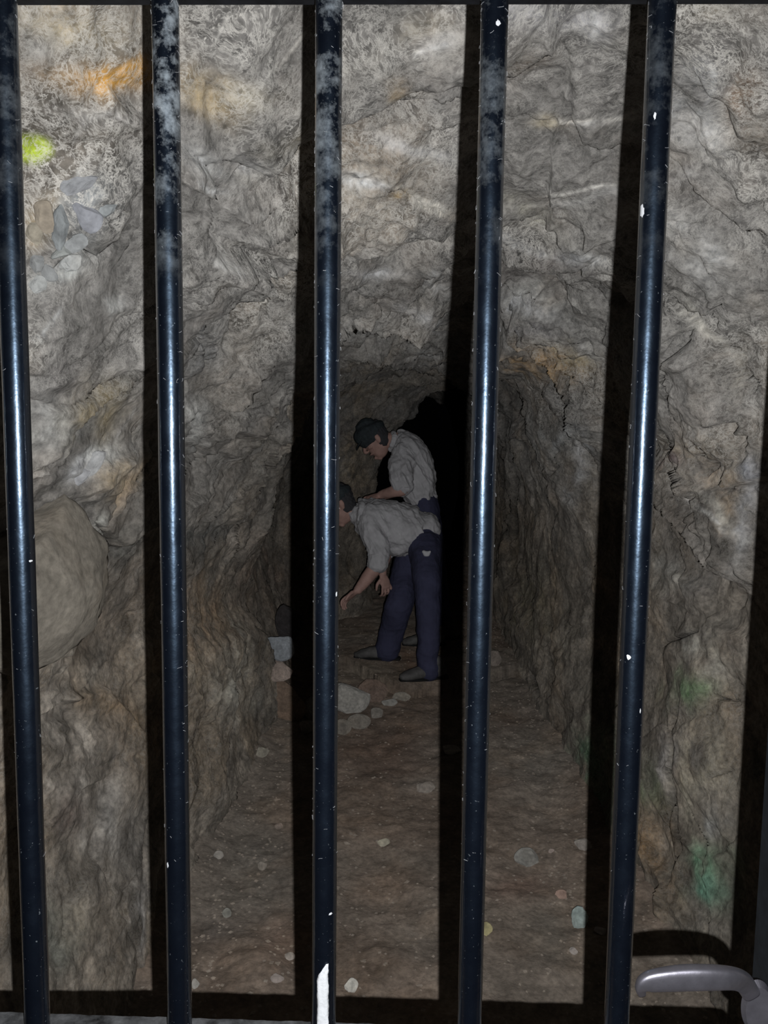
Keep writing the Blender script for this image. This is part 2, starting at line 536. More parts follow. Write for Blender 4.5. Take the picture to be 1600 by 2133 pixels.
CRACKS = [
    ([(1425, 1460), (1420, 1500), (1408, 1525), (1412, 1570), (1410, 1620), (1420, 1650), (1414, 1670), (1400, 1710), (1388, 1745), (1392, 1775), (1380, 1815)], 3.2),
    ([(1420, 1650), (1424, 1690), (1421, 1730), (1432, 1770), (1405, 1805)], 1.8),
    ([(1445, 905), (1420, 930), (1408, 965), (1402, 990)], 4.0),
    ([(1380, 740), (1378, 780), (1386, 800), (1402, 815), (1408, 845)], 3.0),
    ([(1458, 735), (1445, 760), (1455, 785), (1448, 830)], 2.0),
    ([(1525, 960), (1508, 975), (1502, 988)], 3.0),
    ([(1505, 890), (1510, 920), (1508, 940)], 3.5),
    ([(1418, 1020), (1428, 1045), (1432, 1070), (1460, 1105), (1478, 1140), (1500, 1190), (1512, 1195)], 3.6),
    ([(1550, 1240), (1540, 1262)], 5.0), ([(1522, 1180), (1510, 1200)], 3.0),
    ([(1420, 880), (1412, 925)], 2.5), ([(1560, 760), (1580, 800), (1572, 815)], 2.0),
    ([(1468, 1310), (1380, 1345)], 1.8), ([(1500, 1450), (1545, 1465)], 2.0), ([(1490, 1620), (1530, 1602)], 2.0),
    ([(1062, 870), (1056, 960), (1060, 1060)], 3.0), ([(1082, 990), (1076, 1120)], 2.0), ([(1235, 745), (1245, 810)], 2.0),
    ([(175, 1075), (215, 1140)], 2.5), ([(470, 1640), (455, 1690)], 3.0), ([(400, 1610), (380, 1700)], 1.6),
    ([(290, 900), (245, 985)], 1.2), ([(1105, 1400), (1120, 1450)], 3.0),
    ([(210, 430), (235, 470), (255, 440)], 2.0), ([(150, 480), (190, 540), (235, 500)], 2.0), ([(110, 560), (160, 520)], 2.0),
]
crk = np.zeros(len(idx))
for pts, wd in CRACKS:
    dist, side, tp = poly_dist(px[idx] + jit[idx] * .25, py[idx] + jit2[idx] * .25, pts)
    crk = np.maximum(crk, np.exp(-(dist / (wd * 1.35)) ** 2) * np.clip(np.minimum(tp, 1 - tp) * 10 + .35, 0, 1))
acc -= 0.045 * crk
dd[idx] = acc
V = V + NV * dd[:, None]

# ---- colour of the stone, with some grazing shade painted in
px, py, pz = project(V)
Vf = V.astype(np.float32)
n_a = fbm(Vf * 3.1 + 3, 4, 101)
n_b = fbm(Vf * 6.5 + 9, 4, 111)
n_c = fbm(Vf * 14 + 2, 4, 121)
base = np.array([0.190, 0.181, 0.168])[None, :] * (1 + 0.34 * n_b + 0.30 * n_c)[:, None]
warm = sstep(-.1, .7, n_a)[:, None]
pale = sstep(.10, .45, fbm(Vf * np.array([5, 3, 5], np.float32) + 60, 4, 171)) * sstep(1.75, 1.2, V[:, 2])
tint = base * (1 - .6 * warm) + base * np.array([1.12, 1.0, .84]) * .6 * warm
# lower rock is browner
low = sstep(1.6, .7, V[:, 2] + .2 * n_a)[:, None]
tint = tint * (1 + low * (np.array([.90, .82, .72]) - 1))
tint = tint * (1 + .40 * pale[:, None])
jx = 34 * n_b + 20 * n_c
jy = 34 * fbm(Vf * 6.5 + 31, 3, 131) + 14 * n_a
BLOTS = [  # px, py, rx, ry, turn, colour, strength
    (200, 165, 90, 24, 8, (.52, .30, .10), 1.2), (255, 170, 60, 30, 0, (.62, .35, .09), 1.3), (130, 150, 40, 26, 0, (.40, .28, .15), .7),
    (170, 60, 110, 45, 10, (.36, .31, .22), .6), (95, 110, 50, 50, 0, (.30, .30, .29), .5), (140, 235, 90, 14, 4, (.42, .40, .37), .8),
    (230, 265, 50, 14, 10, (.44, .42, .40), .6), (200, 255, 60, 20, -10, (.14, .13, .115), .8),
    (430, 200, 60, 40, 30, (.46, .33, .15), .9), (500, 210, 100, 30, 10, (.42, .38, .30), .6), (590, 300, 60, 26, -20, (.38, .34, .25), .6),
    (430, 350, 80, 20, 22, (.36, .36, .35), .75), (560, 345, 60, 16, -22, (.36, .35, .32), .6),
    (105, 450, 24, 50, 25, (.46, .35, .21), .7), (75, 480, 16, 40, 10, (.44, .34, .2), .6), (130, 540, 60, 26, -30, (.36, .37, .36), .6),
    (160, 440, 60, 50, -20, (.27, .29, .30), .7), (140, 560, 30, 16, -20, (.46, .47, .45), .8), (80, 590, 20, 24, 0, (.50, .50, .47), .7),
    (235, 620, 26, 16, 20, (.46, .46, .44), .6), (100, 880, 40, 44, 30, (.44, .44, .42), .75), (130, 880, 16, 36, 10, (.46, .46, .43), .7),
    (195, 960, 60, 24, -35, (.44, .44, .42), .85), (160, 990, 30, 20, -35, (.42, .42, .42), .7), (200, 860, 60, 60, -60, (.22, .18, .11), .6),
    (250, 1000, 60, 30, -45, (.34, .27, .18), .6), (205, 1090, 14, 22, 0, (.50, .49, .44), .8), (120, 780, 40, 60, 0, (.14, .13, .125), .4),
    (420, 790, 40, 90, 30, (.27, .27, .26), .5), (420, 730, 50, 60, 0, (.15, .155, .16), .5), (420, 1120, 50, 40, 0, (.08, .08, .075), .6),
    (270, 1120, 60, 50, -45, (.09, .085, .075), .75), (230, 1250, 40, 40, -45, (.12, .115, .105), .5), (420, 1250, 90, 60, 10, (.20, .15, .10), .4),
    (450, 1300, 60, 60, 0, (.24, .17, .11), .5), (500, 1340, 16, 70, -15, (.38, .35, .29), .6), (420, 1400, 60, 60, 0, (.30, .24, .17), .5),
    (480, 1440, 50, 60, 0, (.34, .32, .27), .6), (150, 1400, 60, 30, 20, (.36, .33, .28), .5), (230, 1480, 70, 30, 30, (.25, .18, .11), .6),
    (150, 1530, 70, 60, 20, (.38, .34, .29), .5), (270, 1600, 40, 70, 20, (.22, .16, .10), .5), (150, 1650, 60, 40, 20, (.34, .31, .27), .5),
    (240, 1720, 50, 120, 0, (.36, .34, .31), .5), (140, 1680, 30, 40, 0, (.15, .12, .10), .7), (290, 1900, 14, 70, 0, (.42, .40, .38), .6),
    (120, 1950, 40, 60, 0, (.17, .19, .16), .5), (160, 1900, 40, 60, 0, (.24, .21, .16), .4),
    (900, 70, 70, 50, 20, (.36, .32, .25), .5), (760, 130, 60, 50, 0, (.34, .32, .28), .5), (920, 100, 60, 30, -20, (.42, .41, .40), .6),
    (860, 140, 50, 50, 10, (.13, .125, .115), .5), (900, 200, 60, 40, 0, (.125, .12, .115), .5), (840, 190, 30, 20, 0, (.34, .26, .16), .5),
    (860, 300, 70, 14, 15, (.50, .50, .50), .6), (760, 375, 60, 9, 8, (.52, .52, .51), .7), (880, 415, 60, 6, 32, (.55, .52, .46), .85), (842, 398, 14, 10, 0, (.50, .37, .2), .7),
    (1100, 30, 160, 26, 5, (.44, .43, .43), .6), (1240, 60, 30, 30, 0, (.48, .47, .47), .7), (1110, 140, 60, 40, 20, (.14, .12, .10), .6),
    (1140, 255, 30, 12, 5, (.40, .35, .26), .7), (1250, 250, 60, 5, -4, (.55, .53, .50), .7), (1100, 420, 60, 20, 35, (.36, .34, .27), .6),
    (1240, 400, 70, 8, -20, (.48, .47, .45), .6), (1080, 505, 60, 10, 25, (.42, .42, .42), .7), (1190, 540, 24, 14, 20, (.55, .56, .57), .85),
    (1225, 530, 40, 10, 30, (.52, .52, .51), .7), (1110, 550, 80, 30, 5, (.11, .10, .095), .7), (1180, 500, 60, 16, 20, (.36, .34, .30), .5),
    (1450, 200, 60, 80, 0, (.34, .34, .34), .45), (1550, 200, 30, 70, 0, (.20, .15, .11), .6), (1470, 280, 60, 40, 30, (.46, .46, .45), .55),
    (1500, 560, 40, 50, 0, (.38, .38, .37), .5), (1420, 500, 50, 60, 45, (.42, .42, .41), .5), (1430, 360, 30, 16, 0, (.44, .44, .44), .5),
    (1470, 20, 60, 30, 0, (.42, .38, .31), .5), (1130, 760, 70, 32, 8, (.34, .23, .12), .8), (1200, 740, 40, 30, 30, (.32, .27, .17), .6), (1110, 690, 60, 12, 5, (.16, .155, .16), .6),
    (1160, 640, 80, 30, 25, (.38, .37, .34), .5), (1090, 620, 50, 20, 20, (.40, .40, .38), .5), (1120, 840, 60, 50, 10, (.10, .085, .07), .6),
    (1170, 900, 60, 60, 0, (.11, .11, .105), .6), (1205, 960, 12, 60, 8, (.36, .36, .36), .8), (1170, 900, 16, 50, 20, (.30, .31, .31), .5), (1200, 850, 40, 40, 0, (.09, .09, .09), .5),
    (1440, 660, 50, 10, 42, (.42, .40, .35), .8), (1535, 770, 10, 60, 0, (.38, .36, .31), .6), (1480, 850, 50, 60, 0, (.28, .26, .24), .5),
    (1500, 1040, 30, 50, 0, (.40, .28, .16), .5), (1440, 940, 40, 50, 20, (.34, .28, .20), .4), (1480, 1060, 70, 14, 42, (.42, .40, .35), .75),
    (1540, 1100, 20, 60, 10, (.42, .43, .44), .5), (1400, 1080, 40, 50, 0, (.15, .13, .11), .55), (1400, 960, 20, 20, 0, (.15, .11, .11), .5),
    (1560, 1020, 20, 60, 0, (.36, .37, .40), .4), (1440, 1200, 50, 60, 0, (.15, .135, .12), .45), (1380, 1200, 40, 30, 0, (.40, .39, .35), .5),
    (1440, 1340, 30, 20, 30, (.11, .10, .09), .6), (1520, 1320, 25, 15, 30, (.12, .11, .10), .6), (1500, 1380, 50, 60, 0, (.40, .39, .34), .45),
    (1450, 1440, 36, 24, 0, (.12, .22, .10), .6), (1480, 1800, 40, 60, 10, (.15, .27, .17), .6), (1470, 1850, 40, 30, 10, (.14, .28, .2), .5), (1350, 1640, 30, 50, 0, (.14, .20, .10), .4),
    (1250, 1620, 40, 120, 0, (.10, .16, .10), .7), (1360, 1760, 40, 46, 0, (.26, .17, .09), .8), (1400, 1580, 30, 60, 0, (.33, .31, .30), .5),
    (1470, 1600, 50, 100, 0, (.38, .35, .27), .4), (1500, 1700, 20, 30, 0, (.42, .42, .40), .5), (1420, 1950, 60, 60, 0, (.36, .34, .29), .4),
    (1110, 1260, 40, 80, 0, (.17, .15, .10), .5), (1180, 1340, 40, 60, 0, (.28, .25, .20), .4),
    (445, 860, 80, 240, 0, (.13, .122, .11), .42), (790, 660, 110, 50, 0, (.11, .105, .10), .5), (560, 1000, 50, 160, 0, (.11, .10, .085), .5),  # left wall and arch recess: shade of grazing light painted into the colour
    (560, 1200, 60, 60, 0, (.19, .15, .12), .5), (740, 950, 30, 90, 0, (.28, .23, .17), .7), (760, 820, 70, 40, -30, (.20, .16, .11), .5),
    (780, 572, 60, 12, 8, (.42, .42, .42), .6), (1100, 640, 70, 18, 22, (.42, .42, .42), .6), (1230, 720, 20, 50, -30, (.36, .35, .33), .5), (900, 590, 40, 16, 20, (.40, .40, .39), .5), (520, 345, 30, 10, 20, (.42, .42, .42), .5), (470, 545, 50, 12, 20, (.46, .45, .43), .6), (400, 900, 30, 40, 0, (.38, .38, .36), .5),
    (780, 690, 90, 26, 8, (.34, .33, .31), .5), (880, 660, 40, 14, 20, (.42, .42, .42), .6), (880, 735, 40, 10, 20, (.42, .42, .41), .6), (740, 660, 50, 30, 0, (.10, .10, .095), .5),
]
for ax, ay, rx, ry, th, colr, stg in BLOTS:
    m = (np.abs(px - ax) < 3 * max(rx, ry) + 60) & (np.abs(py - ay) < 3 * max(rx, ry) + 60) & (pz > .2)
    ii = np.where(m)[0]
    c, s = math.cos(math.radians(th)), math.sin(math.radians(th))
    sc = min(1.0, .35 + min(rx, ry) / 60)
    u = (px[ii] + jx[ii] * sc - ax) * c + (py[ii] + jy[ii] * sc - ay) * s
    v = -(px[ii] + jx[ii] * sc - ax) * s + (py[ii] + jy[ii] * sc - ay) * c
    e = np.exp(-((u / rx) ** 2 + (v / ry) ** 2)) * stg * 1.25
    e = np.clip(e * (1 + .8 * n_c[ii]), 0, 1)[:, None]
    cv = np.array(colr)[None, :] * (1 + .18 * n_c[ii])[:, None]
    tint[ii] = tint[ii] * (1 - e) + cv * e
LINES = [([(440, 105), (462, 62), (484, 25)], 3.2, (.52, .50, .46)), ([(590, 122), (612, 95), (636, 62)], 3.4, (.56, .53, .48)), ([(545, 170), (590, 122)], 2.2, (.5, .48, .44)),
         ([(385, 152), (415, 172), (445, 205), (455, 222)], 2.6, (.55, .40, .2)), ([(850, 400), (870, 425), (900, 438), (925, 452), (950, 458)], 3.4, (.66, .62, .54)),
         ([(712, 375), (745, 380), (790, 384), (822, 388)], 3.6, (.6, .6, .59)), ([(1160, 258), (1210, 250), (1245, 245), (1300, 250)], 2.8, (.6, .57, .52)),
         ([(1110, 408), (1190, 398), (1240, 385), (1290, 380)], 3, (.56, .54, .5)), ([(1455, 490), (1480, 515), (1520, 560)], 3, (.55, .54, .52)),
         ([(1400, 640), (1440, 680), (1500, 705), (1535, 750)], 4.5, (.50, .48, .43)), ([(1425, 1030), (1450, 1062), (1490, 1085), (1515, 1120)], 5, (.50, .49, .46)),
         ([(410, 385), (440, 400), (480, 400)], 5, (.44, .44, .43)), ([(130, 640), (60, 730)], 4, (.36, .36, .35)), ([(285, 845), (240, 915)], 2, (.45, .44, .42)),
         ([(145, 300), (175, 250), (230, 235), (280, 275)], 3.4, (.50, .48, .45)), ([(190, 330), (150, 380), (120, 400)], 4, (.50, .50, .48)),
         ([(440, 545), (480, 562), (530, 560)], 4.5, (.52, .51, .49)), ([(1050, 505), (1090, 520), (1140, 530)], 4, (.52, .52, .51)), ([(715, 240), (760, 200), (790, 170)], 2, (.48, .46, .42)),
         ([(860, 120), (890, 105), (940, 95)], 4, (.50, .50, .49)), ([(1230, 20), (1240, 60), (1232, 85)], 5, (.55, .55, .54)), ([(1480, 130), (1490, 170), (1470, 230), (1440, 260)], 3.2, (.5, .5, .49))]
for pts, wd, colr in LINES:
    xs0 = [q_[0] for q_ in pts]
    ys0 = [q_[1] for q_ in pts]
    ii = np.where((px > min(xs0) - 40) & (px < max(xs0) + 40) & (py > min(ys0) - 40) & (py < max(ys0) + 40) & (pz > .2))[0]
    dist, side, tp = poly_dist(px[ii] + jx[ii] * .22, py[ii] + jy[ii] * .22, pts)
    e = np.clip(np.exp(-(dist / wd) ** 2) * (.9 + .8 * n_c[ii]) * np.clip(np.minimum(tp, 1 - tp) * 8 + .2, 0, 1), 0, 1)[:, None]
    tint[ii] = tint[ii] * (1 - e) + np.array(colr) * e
# sprayed yellow-green blob
u, v = px - 62, py - 312
rr = np.hypot(u / 46, v / 32) + .22 * n_b + .10 * n_c
e = (sstep(1.15, .55, rr) * (pz > .2) * .95)[:, None]
tint = tint * (1 - e) + np.array([.50, .62, .06]) * e
# stone colour darkened along the cracks
cf = np.zeros(len(V))
cf[idx] = crk
tint = tint * (1 - .85 * cf[:, None])
tint = np.clip(tint, .01, .9)
vein = sstep(950, 450, py) * .95 + .12 + .35 * sstep(1.1, 1.4, V[:, 2]) * (px > 1100) + .25 * (px < 350) * sstep(1200, 900, py)
vein = np.clip(vein + .12, 0, 1) * np.clip(.85 + .6 * n_a, .3, 1)

def sub_grid(a0, a1):
    n = a1 - a0
    ii = (np.arange(NY)[:, None] * NA + np.arange(a0, a1)[None, :])
    vi = ii.ravel()
    r, c = np.meshgrid(np.arange(NY - 1), np.arange(n - 1), indexing='ij')
    q = np.stack([r * n + c, (r + 1) * n + c, (r + 1) * n + c + 1, r * n + c + 1], -1).reshape(-1, 4)
    return vi, q

a1, a2 = int(NA * 0.335), int(NA * 0.665)
walls = {}
for nm, s0, s1 in (('wall_left', 0, a1 + 1), ('ceiling', a1, a2 + 1), ('wall_right', a2, NA)):
    vi, q = sub_grid(s0, s1)
    me = mesh_from(V[vi], q[:, ::-1], nm)
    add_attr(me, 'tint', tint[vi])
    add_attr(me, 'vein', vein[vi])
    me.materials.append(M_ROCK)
    o = new_obj(nm, me)
    o['kind'] = 'structure'
    walls[nm] = o
walls['wall_left']['label'] = 'rough grey-brown rock wall on the left side of the tunnel'
walls['wall_right']['label'] = 'cracked grey rock wall on the right side of the tunnel'
walls['ceiling']['label'] = 'arched grey rock roof with pale veins and rust stains'

# ------------------------------------------------------------------ floor
FY = np.concatenate([np.linspace(-1.1, .7, 40)[:-1], -CAM[1] * -1 + 1.317 * np.exp(np.linspace(0, math.log(9.2), 560))])
FX = np.linspace(-1.35, 1.6, 520)
gx, gy = np.meshgrid(FX, FY)
gxs = gx
FV = np.stack([gxs.ravel(), gy.ravel(), np.zeros(gx.size)], -1)

def floor_h(x, y):
    p = np.stack([x, y, x * 0 + .5], -1).astype(np.float32)
    h = .022 * fbm(p * 1.7, 3, 201) + .010 * fbm(p * 6, 4, 211) + .004 * fbm(p * 24, 3, 221)
    h += .05 * sstep(.62, 1.05, x) * sstep(6, 3, y) + .10 * sstep(-.50, -.85, x)
    # the men stand on a raised ledge with a curved front edge
    xx, yy_, zz_ = project(np.stack([x, y, x * 0], -1))
    pts = [(560, 1400), (690, 1385), (740, 1398), (790, 1432), (840, 1445), (930, 1440), (1000, 1420), (1100, 1400)]
    dist, side, tp = poly_dist(xx + 6 * fbm(p * 8, 2, 5), yy_ + 4 * fbm(p * 8 + 7, 2, 6), pts)
    h += np.where((side < 0), .05 * np.exp(-dist / 160), -.02 * np.exp(-dist / 12)) * sstep(6.5, 5.6, y) * (zz_ > 1) * (xx > 520) * (xx < 1120)
    return h

FV[:, 2] = floor_h(FV[:, 0], FV[:, 1])
FV[:, 2] *= sstep(.25, .5, FV[:, 1]) * .999 + .001
nF, nG = len(FY), len(FX)
r, c = np.meshgrid(np.arange(nF - 1), np.arange(nG - 1), indexing='ij')
q = np.stack([r * nG + c, r * nG + c + 1, (r + 1) * nG + c + 1, (r + 1) * nG + c], -1).reshape(-1, 4)
fme = mesh_from(FV, q, 'floor')
pf = FV.astype(np.float32)
fa, fb, fc = fbm(pf * 1.6, 3, 301), fbm(pf * 5, 4, 311), fbm(pf * 19, 3, 321)
ft = np.array([0.235, 0.185, 0.145])[None, :] * (1 + .16 * fb + .18 * fc)[:, None]
fpx, fpy, fpz = project(FV)
grey = np.clip(sstep(-.1, .6, fa), 0, 1)[:, None] * .5
ft = ft * (1 - grey) + np.array([.25, .225, .19]) * (1 + .2 * fc)[:, None] * grey
for ax, ay, rx, ry, colr, stg in [(520, 1800, 90, 130, (.22, .20, .17), .7), (440, 1950, 70, 40, (.15, .13, .115), .6), (800, 1560, 110, 60, (.19, .135, .105), .7),
                                  (1130, 1620, 90, 130, (.30, .27, .23), .5), (1080, 1850, 80, 30, (.26, .16, .12), .5), (800, 1850, 90, 60, (.24, .175, .13), .5),
                                  (1150, 1950, 60, 60, (.19, .175, .145), .5), (940, 1920, 40, 30, (.28, .24, .20), .5), (760, 1400, 70, 30, (.30, .26, .20), .6),
                                  (850, 1375, 30, 20, (.20, .12, .08), .6), (860, 1420, 50, 12, (.32, .26, .21), .5), (900, 1640, 60, 20, (.33, .30, .26), .4),
                                  (1060, 1500, 60, 30, (.2, .15, .12), .5), (600, 1960, 50, 60, (.22, .16, .13), .5)]:
    e = np.exp(-(((fpx - ax + 25 * fb) / rx) ** 2 + ((fpy - ay + 15 * fb) / ry) ** 2)) * stg * (fpz > .5)
    e = np.clip(e, 0, 1)[:, None]
    ft = ft * (1 - e) + np.array(colr) * (1 + .15 * fc)[:, None] * e
add_attr(fme, 'tint', np.clip(ft, .01, .9))
add_attr(fme, 'vein', np.zeros(len(FV)))
fme.materials.append(M_DIRT)
fobj = new_obj('floor', fme)
fobj['kind'] = 'structure'
fobj['label'] = 'trampled brown earth floor of the tunnel'

def fz(x, y):
    return float(floor_h(np.array([x]), np.array([y]))[0])

# ------------------------------------------------------------------ rocks
def rock_mesh(size, seed, sub=3, cuts=7, rough=.06):
    rnd = random.Random(seed)
    bm = bmesh.new()
    bmesh.ops.create_icosphere(bm, subdivisions=sub, radius=1.0)
    planes = []
    for _ in range(cuts):
        n = Vector((rnd.gauss(0, 1), rnd.gauss(0, 1), rnd.gauss(0, 1))).normalized()
        planes.append((n, rnd.uniform(.55, .85)))
    for v in bm.verts:
        p = v.co
        for n, dpl in planes:
            e = p.dot(n) - dpl
            if e > 0:
                p = p - n * e * .95
        v.co = p
    co_ = np.array([v.co[:] for v in bm.verts], np.float32)
    nn = fbm(co_ * 2.2 + seed, 3, seed)
    for v, k_ in zip(bm.verts, nn):
        v.co *= 1 + rough * float(k_)
        v.co = Vector((v.co.x * size[0], v.co.y * size[1], v.co.z * size[2]))
    me = bpy.data.meshes.new('rock')
    bm.to_mesh(me)
    bm.free()
    return me

_rock_mats = {}
def rock_mat(colr):
    if colr not in _rock_mats:
        _rock_mats[colr] = rock_material('stone_%d' % len(_rock_mats), attr=False, base=colr, bump=.006, veins=False)
    return _rock_mats[colr]

def put_rock(name, px_, py_, wpx, hpx, colr, seed, label, cat='rock', group=None, zd=None, sub=3, depth=1.0, sink=.25, rot=0, cuts=7, lift=0.0):
    """a stone lying on the floor, seen centred on (px_, py_) with the given apparent size"""
    if zd is None:
        g = on_floor(px_, py_ + hpx * .35)
        g = on_floor(px_, py_ + hpx * .35, fz(g[0], g[1]))
        zdist = (g - CAM) @ FWD
    else:
        g = at(px_, py_, zd)
        zdist = zd
    sx, sz = wpx / 2 / F * zdist, hpx / 2 / F * zdist
    me = rock_mesh((sx * 1.12, sx * depth, sz * 1.15), seed, sub, cuts)
    me.materials.append(rock_mat(colr))
    for p in me.polygons:
        p.use_smooth = False
    o = new_obj(name, me)
    zz = (fz(g[0], g[1]) + sz * (1 - sink)) if zd is None else g[2]
    o.location = (g[0], g[1], zz + lift)
    o.rotation_euler = (0, 0, math.radians(rot))
    tag(o, label, cat, group)
    return o

BLUEG, PINK, PALE, GREYB, BROWN, DARK = (.36, .38, .40), (.42, .34, .29), (.44, .42, .38), (.30, .27, .23), (.26, .19, .14), (.05, .045, .045)
put_rock('rock', 582, 1349, 66, 50, BLUEG, 3, 'blue-grey angular rock at left of the tunnel, on top of a pinkish one', zd=4.15)
put_rock('rock', 580, 1396, 70, 38, PINK, 5, 'pale pinkish rock at left of the tunnel, just under the blue-grey one', zd=4.10)
put_rock('rock', 604, 1300, 54, 88, DARK, 8, 'black lumpy rock leaning on the left wall above the blue-grey rock', zd=4.40)
put_rock('rock', 590, 1466, 92, 86, BROWN, 12, 'large brown rock at the foot of the left wall beneath the pinkish rock', zd=4.12, depth=.7)
put_rock('rock', 722, 1456, 90, 62, PALE, 14, 'large pale angular rock on the floor, nearest the third bar', depth=.8)
put_rock('rock', 778, 1440, 62, 42, (.27, .20, .16), 15, 'rounded reddish brown rock right behind the large pale rock')
put_rock('rock', 660, 1478, 50, 56, GREYB, 19, 'grey rock in shadow left of the large pale rock')
put_rock('rock', 748, 1500, 44, 32, GREYB, 22, 'small grey-brown rock in front of the large pale rock', cat='rock')
put_rock('rock', 784, 1486, 30, 20, (.34, .31, .27), 24, 'small greyish rock at the right foot of the large pale rock')
put_rock('rock', 812, 1464, 30, 14, PALE, 26, 'small flat pale rock below the reddish brown rock')
put_rock('rock', 836, 1452, 36, 16, (.36, .33, .28), 29, 'small flat rock at the right end of the rock pile')
put_rock('rock', 712, 1515, 44, 30, GREYB, 33, 'low grey rock in front of the pile beside the third bar')
put_rock('rock', 640, 1515, 40, 26, GREYB, 35, 'low dark grey rock in bar shadow at the front left of the pile')
put_rock('rock', 852, 1342, 46, 34, (.34, .31, .27), 37, "grey rock between the bending man's legs", zd=5.75)
put_rock('rock', 1030, 1376, 34, 32, (.34, .29, .25), 39, 'rounded brownish rock beside the fourth bar beyond the men')
put_rock('rock', 886, 1638, 40, 26, (.33, .29, .25), 41, 'low tan rock on the floor in front of the men, left of a bar shadow', sink=.6)
put_rock('rock', 940, 1562, 44, 10, (.40, .37, .33), 43, 'thin pale rock lying in the bar shadow in mid tunnel', sink=.3)
put_rock('pebble', 800, 1754, 26, 15, (.50, .46, .36), 51, 'cream pebble alone on the brown floor between the third and fourth bars', 'pebble')
put_rock('flat_stone', 1100, 1784, 52, 34, (.34, .33, .30), 53, 'round flat grey stone on the floor between the fourth and fifth bars', 'stone', sink=.5, depth=.9)
put_rock('pebble', 1206, 1914, 34, 44, (.42, .50, .48), 55, 'pale bluish pebble at the edge of the fifth bar shadow', 'pebble')
put_rock('pebble', 733, 2054, 30, 26, (.62, .62, .58), 57, 'white pebble at the bottom beside the strip of tape', 'pebble', cuts=14)
put_rock('pebble', 1170, 1864, 24, 16, (.46, .33, .27), 59, 'pinkish pebble above the pale bluish one', 'pebble')
put_rock('pebble', 1012, 1936, 26, 26, (.46, .42, .24), 61, 'yellowish pebble touching the right edge of the fourth bar', 'pebble')
put_rock('pebble', 1194, 1980, 18, 13, (.46, .42, .39), 63, 'small light pebble below the pale bluish one', 'pebble')
put_rock('pebble', 602, 1992, 24, 10, (.46, .42, .38), 65, 'thin light pebble left of the third bar near the bottom', 'pebble')
put_rock('pebble', 577, 2035, 26, 15, (.44, .38, .34), 67, 'beige pebble near the bottom left of the third bar', 'pebble')
put_rock('pebble', 472, 1902, 18, 19, (.32, .31, .27), 69, 'grey pebble on the dark patch right of the second bar', 'pebble')
put_rock('pebble', 547, 1802, 18, 20, (.36, .33, .29), 71, 'small tan pebble midway between the second and third bars', 'pebble')
put_rock('pebble', 456, 1780, 20, 14, (.38, .35, .31), 73, 'light grey pebble near the left wall by the second bar', 'pebble')
put_rock('pebble', 582, 1723, 18, 11, (.38, .31, .26), 75, 'small pinkish pebble left of the third bar shadow', 'pebble')
put_rock('pebble', 545, 1565, 30, 20, (.36, .33, .27), 77, 'rounded tan pebble at the foot of the left wall', 'pebble')
put_rock('pebble', 408, 2050, 16, 22, (.48, .46, .42), 79, 'light pebble touching the second bar at the bottom', 'pebble')
put_rock('pebble', 1215, 1756, 34, 22, (.38, .34, .30), 81, 'tan pebble near the right wall above the flat grey stone', 'pebble')
put_rock('pebble', 1148, 1772, 12, 9, (.46, .38, .33), 83, 'tiny light pebble right beside the flat grey stone', 'pebble')
put_rock('pebble', 1250, 1940, 22, 16, (.36, .33, .31), 85, 'grey pebble inside the fifth bar shadow', 'pebble')

# fine gravel that nobody could count
rnd = random.Random(5)
gv, gq = [], []
o8 = np.array([(1, 0, 0), (-1, 0, 0), (0, 1, 0), (0, -1, 0), (0, 0, 1), (0, 0, -1)], float)
f8 = [(0, 2, 4), (2, 1, 4), (1, 3, 4), (3, 0, 4), (2, 0, 5), (1, 2, 5), (3, 1, 5), (0, 3, 5)]
gxy = []
for _ in range(2600):
    y = 1.2 + (rnd.random() ** 1.5) * 4.2
    x = rnd.uniform(-.7, .95) if rnd.random() < .6 else (rnd.uniform(.55, .98) if rnd.random() < .6 else rnd.uniform(-.7, -.4))
    gxy.append((x, y))
gz = floor_h(np.array([a[0] for a in gxy]), np.array([a[1] for a in gxy]))
for (x, y), z in zip(gxy, gz):
    s = rnd.uniform(.003, .008) * (1.5 if rnd.random() < .06 else 1)
    a = rnd.uniform(0, 6.28)
    R = np.array([(math.cos(a), -math.sin(a), 0), (math.sin(a), math.cos(a), 0), (0, 0, 1)])
    pts = (o8 * np.array([rnd.uniform(.8, 1.4), rnd.uniform(.7, 1.2), rnd.uniform(.4, .8)]) * s) @ R.T + np.array([x, y, z])
    b0 = len(gv)
    gv.extend(pts)
    gq.extend([(b0 + f[0], b0 + f[1], b0 + f[2]) for f in f8])
gm = mesh_from(gv, gq, 'gravel', False)
gm.materials.append(rock_mat((.33, .28, .23)))
tag(new_obj('gravel', gm, fobj), kind='stuff')

# boulder bulging from the left wall
bo = rock_mesh((.155, .34, .185), 404, 5, 2, .05)
cobo = np.array([v.co[:] for v in bo.vertices], np.float32)
dn = .012 * fbm(cobo * 9, 4, 9) + .006 * fbm(cobo * 30, 3, 19)
nb = cobo / np.linalg.norm(cobo, axis=1, keepdims=True)
bo.vertices.foreach_set('co', (cobo + nb * dn[:, None]).astype(np.float32).ravel())
for p in bo.polygons:
    p.use_smooth = True
bo.materials.append(rock_material('boulder_stone', attr=False, base=(.165, .148, .122), bump=.005, veins=False))
bob = new_obj('boulder', bo)
bp_ = at(38, 1165, 1.50)
bob.rotation_euler = (0, math.radians(-18), math.radians(18))
bob.location = bp_
tag(bob, 'big smooth tan boulder bulging from the left wall beside the first bar', 'boulder')

